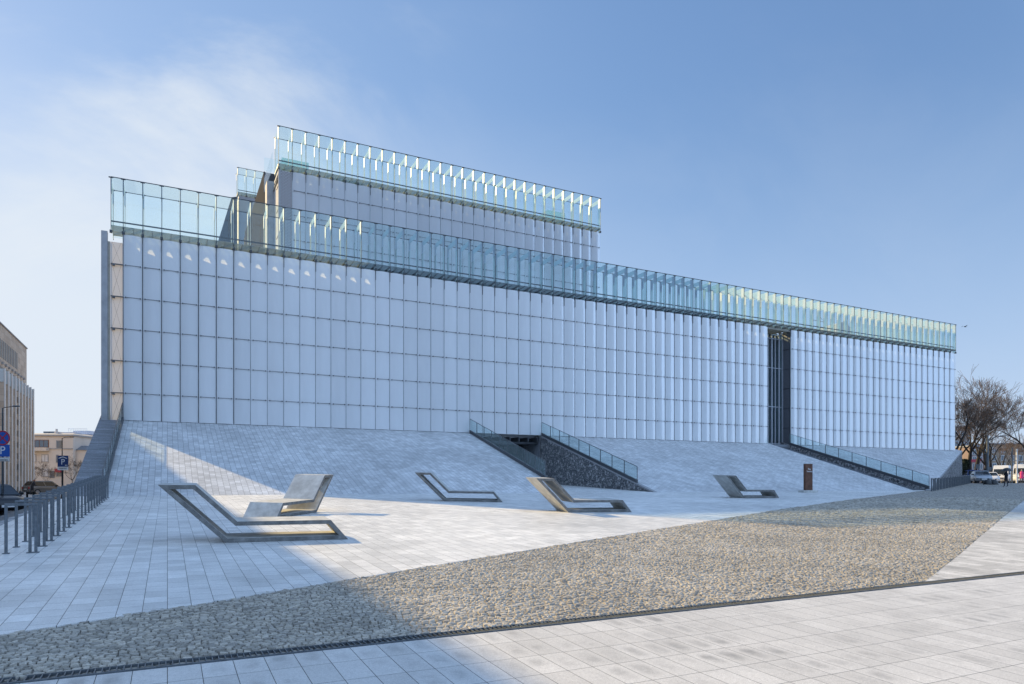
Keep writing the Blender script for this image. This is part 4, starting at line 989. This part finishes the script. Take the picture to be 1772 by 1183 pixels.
l2 = thing('street_lamp', 'thin street lamp with curved arm rising behind the covered parking sign', 'street lamp', (q.x, q.y, .45), VIEW)
b = MB(); b.tube([(0,0,0), (0,0,6.0)], [.07, .04], 8); b.build('pole', M_dark, l2)
b = MB(); b.tube([(0,0,5.97), (.3,0,6.1), (1.0,0,6.1)], .03, 6); b.bbox(.8, 1.2, -.07, .07, 6.08, 6.16, .02); b.build('arm', M_dark, l2)
for i, (px_, t_) in enumerate(((22.3, 38.5), (35.4, 40.0), (47.0, 42), (57.7, 44))):
    q = at(px_, 860, t_); b = MB(); zg = gz(q.x, q.y); hh = 1.8-(848.5-HZ)/F*t_-zg
    b.lathe([(.0, 0), (.075, 0), (.075, .05), (.058, .08), (.058, hh-.14), (.075, hh-.12), (.075, hh-.08), (.05, hh-.03), (0, hh)], 14)
    tag(b.build('bollard', M_black, None, (q.x, q.y, zg)), ['black bollard just right of the black car', 'second black bollard counting away from the black car', 'third black bollard counting away from the black car', 'black bollard nearest the grey hatchback'][i], 'bollard', 'black bollards on the street')

# street lamps, signs right
q = at(1709, 836, 84)
l3 = thing('street_lamp', 'tall pale street lamp among the bare trees on the right', 'street lamp', (q.x, q.y, 1.85), VIEW)
b = MB(); b.tube([(0,0,0), (0,0,5.9)], [.16, .11], 10); b.build('pole', M_galv, l3)
b = MB(); b.tube([(0,0,5.1), (.7,0,5.6), (1.7,0,5.8)], .05, 8); b.bbox(1.5, 2.2, -.12, .12, 5.75, 5.87, .03); b.build('arm', M_galv, l3)
for j, (px_, ht) in enumerate(((1751, 4.6), (1759.5, 4.4))):
    q = at(px_, 836, 90); t = thing('pole', ['grey pole behind the white delivery van', 'thin white pole left of the pink coated person'][j], 'pole', (q.x, q.y, 1.85))
    b = MB(); b.tube([(0,0,0), (0,0,ht)], [.14, .09][j] if False else .11, 8); b.lathe([(0, ht), (.13, ht), (.09, ht+.1), (0, ht+.13)], 8); b.build('shaft', [M_galv, M_plate][j], t)
for j, (x0, x1, y0, y1) in enumerate(((1688, 1694.5, 803, 813.5), (1705, 1716, 808, 814))):
    q = at((x0+x1)/2, (y0+y1)/2, 86); t = thing('road_sign', ['grey back of an upright road sign among tree trunks', 'wide grey back of a road sign right of the lamp pole'][j], 'sign', (q.x, q.y, 1.85), VIEW)
    hw_ = (x1-x0)/2/F*86; hh = (y1-y0)/2/F*86; zc = q.z-1.85
    b = MB(); b.bbox(-hw_, hw_, -.02, .02, zc-hh, zc+hh, .01); b.build('panel', M_joint, t); b = MB(); b.tube([(0,.04,0), (0,.04,zc+hh)], .04, 6); b.build('post', M_galv, t)

# ------------------------------------------------------------------ trees
def tree_mesh(seed, H, spread, trunk_h, r0, levels=6, twig_r=.012, up=.35, lean=0, split0=4):
    rs = random.Random(seed); T = MB(); Cn = MB()
    def branch(p, d_, ln, r, lv):
        n = 3 if lv < 3 else 2; pts = [p]; rr = [r]; q = p.copy(); dd = d_.copy()
        for i in range(n):
            dd = (dd+Vector((rs.uniform(-.22,.22), rs.uniform(-.22,.22), rs.uniform(-.10,.18)))).normalized()
            q = q+dd*ln/n; pts.append(q.copy()); rr.append(max(r*(1-.38*(i+1)/n), 0.013 if H > 6 else .005))
        (T if lv == 0 else Cn).tube(pts, rr, 7 if lv < 2 else (5 if lv < 3 else 3), 0 if lv < 3 else 1, False, lv < 3)
        if lv >= levels: return
        k = split0 if lv == 0 else rs.choice((2, 3, 3, 4)) if lv < levels-1 else 5
        for j in range(k):
            a = rs.uniform(0, 2*math.pi) if lv else 2*math.pi*(j+rs.uniform(-.2,.2))/k
            side = Vector((math.cos(a), math.sin(a), 0)); 
            ang = rs.uniform(.35, .75)*spread
            nd = (dd*math.cos(ang)+(side-dd*side.dot(dd)).normalized()*math.sin(ang)+Vector((0,0,up*.35))).normalized()
            st = pts[-1] if (j < 2 or lv == 0) else pts[-2].lerp(pts[-1], rs.random())
            branch(st, nd, ln*rs.uniform(.62, .86) if lv else H*.26*rs.uniform(.8,1.15), rr[-1]*(.78 if j == 0 else .62), lv+1)
    branch(Vector((0,0,-.2)), Vector((lean, 0, 1)).normalized(), trunk_h, r0, 0)
    def mk(b, nme):
        me = bpy.data.meshes.new(nme); me.from_pydata(b.v, [], b.f); me.materials.append(M_bark); me.materials.append(M_twig)
        me.polygons.foreach_set('material_index', b.m); me.update(); return me
    return mk(T, 'trunk'), mk(Cn, 'crown')
big = [tree_mesh(11, 12.5, 1.0, 3.8, .40, 6), tree_mesh(23, 12.5, 1.1, 3.2, .36, 6, lean=.12), tree_mesh(35, 12.5, .95, 4.4, .34, 6, lean=-.1)]
TR = [(1650, 84, 0, .92, 10, 'bare tree tight against the right end of the glass building'),
      (1662, 92, 1, .98, 80, 'bare tree with a leaning trunk, second from the glass building'),
      (1675, 88, 2, .92, 200, 'bare tree behind the bike racks, third from the glass building'),
      (1689, 96, 0, .98, 150, 'bare dark tree behind the upright road sign'),
      (1701, 86, 1, .76, 300, 'bare forked tree left of the pale lamp pole'),
      (1717, 90, 2, .68, 30, 'broad bare tree just right of the pale lamp pole'),
      (1735, 112, 0, .68, 250, 'low bare tree behind the white delivery van'),
      (1752, 122, 1, .64, 120, 'pale bare tree above the grey pole'),
      (1790, 88, 2, .84, 60, 'bare tree reaching in from the right edge')]
for px_, t_, k, s, rot, lab in TR:
    q = at(px_, 836, t_); t = thing('bare_tree', lab, 'tree', (q.x, q.y, 1.8), R(rot), 'bare trees along the street on the right'); t.scale = (s, s, s)
    ob('trunk', big[k][0], t); ob('crown', big[k][1], t)
# small clipped street trees, left
ball = tree_mesh(5, 3.0, 1.25, 1.75, .05, 5, up=.1, split0=5)
for px_, t_, s, lab in ((62.6, 96, 1.15, 'small round headed bare tree left of the grey hatchback'), (81.5, 100, 1.0, 'small round headed bare tree behind the grey hatchback'), (128.5, 70, 1.05, 'small bare tree right of the covered parking sign')):
    q = at(px_, 850, t_); t = thing('street_tree', lab, 'tree', (q.x, q.y, .45), R(px_*7), 'small bare street trees on the left'); t.scale = (s, s, s*1.05)
    ob('trunk', ball[0], t); ob('crown', ball[1], t)
# slim bare trees on the roof terrace
rt = tree_mesh(9, 2.2, .6, .9, .03, 4, up=.6)
for x, y, lab in ((22.6, 50.6, 'slim bare tree on the terrace behind the crown, in front of the tower'), (27.4, 50.8, 'slim bare terrace tree close to the right end of the tower'), (40.4, 50.4, 'left one of two slim bare terrace trees right of the tower'), (43.6, 50.4, 'right one of two slim bare terrace trees right of the tower')):
    t = thing('terrace_tree', lab, 'tree', (x, y, 16.3), R(x*40), 'slim bare trees on the roof terrace'); ob('trunk', rt[0], t); ob('crown', rt[1], t)
# evergreen bush behind racks
def bush(px_, t_, w_, h_, lab, c):
    q = at(px_, 836, t_); rs = random.Random(int(px_)); b = MB()
    for i in range(2600):
        a = rs.uniform(0, 2*math.pi); z = rs.random(); rr = w_*math.sqrt(rs.random())*math.sqrt(max(.05, 1-z*z*.9))*(.8+.25*math.sin(a*3+z*5)); cx, cy, cz = rr*math.cos(a), rr*math.sin(a), .1+z*h_
        s = .11; v = Vector((rs.gauss(0,1), rs.gauss(0,1), rs.gauss(0,1))).normalized()*s; u_ = v.cross(Vector((rs.gauss(0,1), rs.gauss(0,1), rs.gauss(0,1)))).normalized()*s*.6
        c0 = Vector((cx, cy, cz)); b.add([c0-v, c0+u_, c0+v, c0-u_], [(0,1,2,3)])
    tag(b.build('evergreen_bush', mat('bush_leaf', c, .7, var=.4, scale=4), None, (q.x, q.y, 1.85)), lab, 'bush')
bush(1668, 88, 1.0, 3.0, 'dark green evergreen bush behind the stone end wall', (.045, .055, .025))
bush(1761, 100, 1.4, 1.9, 'dark bush between the two white vans', (.02, .022, .014))

# pink and beige blocks behind the trees
def block(name, label, px0, px1, ytop, t_, c, cols, rows, wc=(.10,.11,.13)):
    a = at(px0, 836, t_); k = t_/F; wd = (px1-px0)*k; hh = (836-ytop)*k
    t = thing(name, label, 'building', (a.x, a.y, 1.8), VIEW); b = MB(); b.box(0, wd, 0, 10, -.3, hh); b.build('wall', mat(name+'_render', c, .9, var=.1, scale=.4), t)
    b = MB(); b.box(-.2, wd+.2, -.3, 10.2, hh, hh+.35); b.build('roof', M_kerb, t)
    for i in range(cols):
        for j in range(rows):
            x = wd*(i+.5)/cols; z = 1.5+(hh-2.2)*(j+.5)/rows-.6; b = MB(); b.box(x-.55, x+.55, -.05, .03, z, z+1.5); f = b.build('window', M_plate, t)
            b = MB(); b.box(x-.45, x-.04, -.08, -.04, z+.1, z+1.4); b.box(x+.04, x+.45, -.08, -.04, z+.1, z+1.4); b.build('pane', M_win, f)
block('apartment_block', 'pale beige block glimpsed between tree trunks right of the glass building', 1640, 1680, 738, 190, (.24, .21, .19), 4, 5)
block('apartment_block', 'salmon pink block behind the tree trunks', 1681, 1712, 772, 175, (.22, .165, .15), 3, 4)
block('apartment_block', 'low tan building behind the bare trees at the right edge', 1713, 1850, 768, 185, (.36, .27, .20), 9, 4)
# awning-red signs seen between the trunks
for px_, py_, lab in ((1686, 797, 'small red shop sign between tree trunks, left'), (1695, 796, 'small red shop sign right beside the forked tree')):
    q = at(px_, py_, 172); b = MB(); b.bbox(-.7, .7, -.05, .05, -.35, .35, .02); tag(b.build('shop_sign', M_signred, None, (q.x, q.y, q.z), VIEW), lab, 'sign')

# ------------------------------------------------------------------ bird
q = at(1670, 565, 60)
bd = thing('flying_bird', 'small dark bird flying in the sky right of the glass crown', 'bird', q, VIEW+R(200))
b = MB(); b.lathe([(0, -.16), (.035, -.08), (.045, 0), (.03, .09), (.022, .13), (0, .17)], 10, 0, Matrix.Rotation(R(90), 4, 'Y')); b.add([(-.14,-.02,0), (-.27,-.05,0), (-.27,.05,0), (-.14,.02,0)], [(0,1,2,3)]); b.build('body', M_black, bd)
for s in (-1, 1):
    b = MB(); b.add([(.06, s*.03, .01), (-.05, s*.03, .01), (-.02, s*.20, .09), (.05, s*.20, .10), (-.05, s*.42, .03)], [(0,1,2,3), (3,2,4)]); b.build('wing', M_black, bd)
